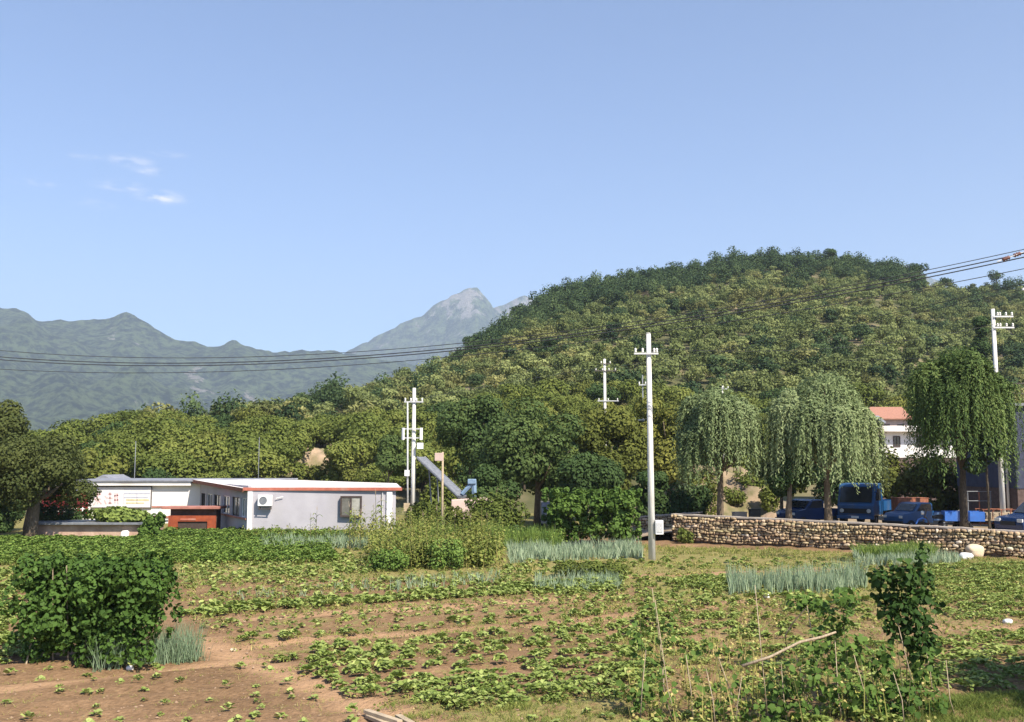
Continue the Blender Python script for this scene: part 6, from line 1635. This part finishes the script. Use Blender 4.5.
stick('pale crooked branch lying across the bean sticks', [SP(742, 666, 17.1), SP(770, 657, 17.1), SP(800, 642, 17.15), SP(822, 637, 17.2), SP(836, 632, 17.2)], .024, 'branch', cat='branch', group=None)
stick('dark curved twig rising above the pale branch', [SP(787, 650, 17.3), SP(785, 636, 17.3), SP(792, 624, 17.3), SP(806, 608, 17.3)], .012, 'twig', 'barkdark', 'branch', None)
def vine(label, Y, blobs, n, ls, leafm, seed, tb, stems):
    r = np.random.default_rng(seed); c = SP(blobs[0][0], 700, Y); root = empty('bean_vine', (c.x, Y, 0)); o0 = np.array([c.x, Y, 0])
    bl = []
    for (px, py, rx, ry) in blobs:
        p = SP(px, py, Y + r.uniform(-.25, .25)); bl.append((p.x - o0[0], p.y - o0[1], p.z, rx / FPX * Y, min(.45, rx / FPX * Y * .9), ry / FPX * Y))
    for (px, py, rx, ry) in list(blobs):
        p = SP(px + r.uniform(-1.2, 1.2) * rx, py + r.uniform(-1.15, 1.0) * ry, Y + r.uniform(-.3, .3)); q_ = r.uniform(.05, .11)
        bl.append((p.x - o0[0], p.y - o0[1], max(.05, p.z), q_, q_, q_ * 1.6))
    C, N, t = cloud(bl, n, r, shell=.3, jit=.8, tintbase=tb); C[:, 2] = np.abs(C[:, 2]) + .01
    N = N + np.array([.2, -.5, .3])
    V, F, T = leaf_arrays(C, N, ls * r.uniform(.55, 1.3, n), r, 'broad', tint=np.where(r.random(n) < .006, .95, np.clip(t, 0, .86)))
    np_mesh('foliage', V, F, M[leafm], parent=root, attrs={'tint': T})
    for (px0, px1, py1) in stems:
        p1 = SP(px1, py1, Y); p0 = SP(px0, 700, Y)
        MB().tube([Vector((p0.x, Y, -.05)), Vector((p0.x * .6 + p1.x * .4 + .05, Y, p1.z * .5)), p1], [.012, .009, .005], 5).build('stem', M['stem'], root)
    return tag(root, label, 'bean vine')
vine('thin bean vine with yellow leaves on the left bean sticks', 17.6, [(640, 640, 14, 20), (652, 668, 16, 22), (638, 700, 18, 24), (666, 632, 12, 16), (660, 700, 22, 24), (690, 650, 12, 18), (700, 690, 16, 22), (652, 610, 10, 10)], 300, .105, 'vine', 201, .3, [(640, 640, 620), (662, 655, 610)])
vine('low bean growth between the left sticks and the pale branch', 17.4, [(715, 650, 16, 12), (735, 690, 18, 26), (712, 712, 20, 16), (748, 655, 12, 14)], 150, .10, 'vine', 202, .35, [(720, 715, 650)])
vine('bean vine under the pale branch', 17.3, [(780, 690, 24, 26), (765, 715, 22, 14), (805, 670, 20, 22), (800, 712, 24, 18)], 300, .11, 'vine', 203, .2, [(780, 776, 670), (800, 806, 660)])
vine('broad-leaved bean vine right of the pale branch', 17.5, [(835, 620, 18, 24), (850, 650, 24, 24), (830, 680, 24, 26), (862, 700, 24, 22), (846, 600, 12, 14), (820, 645, 14, 16)], 520, .115, 'vine', 204, .2, [(846, 842, 600), (862, 858, 640)])
vine('dense dark bean top, tallest leafy shape at the right front', 18.0, [(890, 590, 20, 22), (905, 575, 18, 16), (920, 585, 16, 22), (900, 615, 22, 22), (918, 610, 18, 24), (912, 640, 20, 20), (880, 578, 12, 10), (922, 560, 8, 10), (928, 640, 12, 22)], 1150, .11, 'bean', 205, .1, [(905, 905, 575), (918, 920, 560)])
vine('bean vine on the pale leaning stick at the bottom right', 17.5, [(885, 670, 20, 26), (905, 700, 22, 22), (925, 670, 16, 26), (880, 712, 20, 14), (935, 705, 16, 16)], 460, .11, 'vine', 206, .15, [(900, 898, 650)])
vine('short bean vine trailing behind the poles near the tall onions', 21.0, [(800, 600, 16, 10), (820, 605, 14, 10), (845, 600, 16, 12)], 170, .13, 'vine', 207, .3, [(820, 818, 600)])

# planks at the bottom edge
o = empty('plank_stack', G(388, 716)); tag(o, 'small stack of weathered planks at the bottom edge of the field', 'planks')
for i, ((xa, ya_), (xb, yb_), z_) in enumerate([((366, 711), (400, 722), .10), ((368, 716), (392, 726), .04), ((398, 716), (412, 724), .10)]):
    p0, p1 = G(xa, ya_, z_), G(xb, yb_, z_); d = (p1 - p0); L = d.length; a_ = math.atan2(d.y, d.x)
    MB(Matrix.Translation(p0) @ Matrix.Rotation(a_, 4, 'Z')).box(0, L, -.055, .055, -.03, .03).build('plank', M['tan'], o, bevel=.006)
print('objects', len(bpy.data.objects))
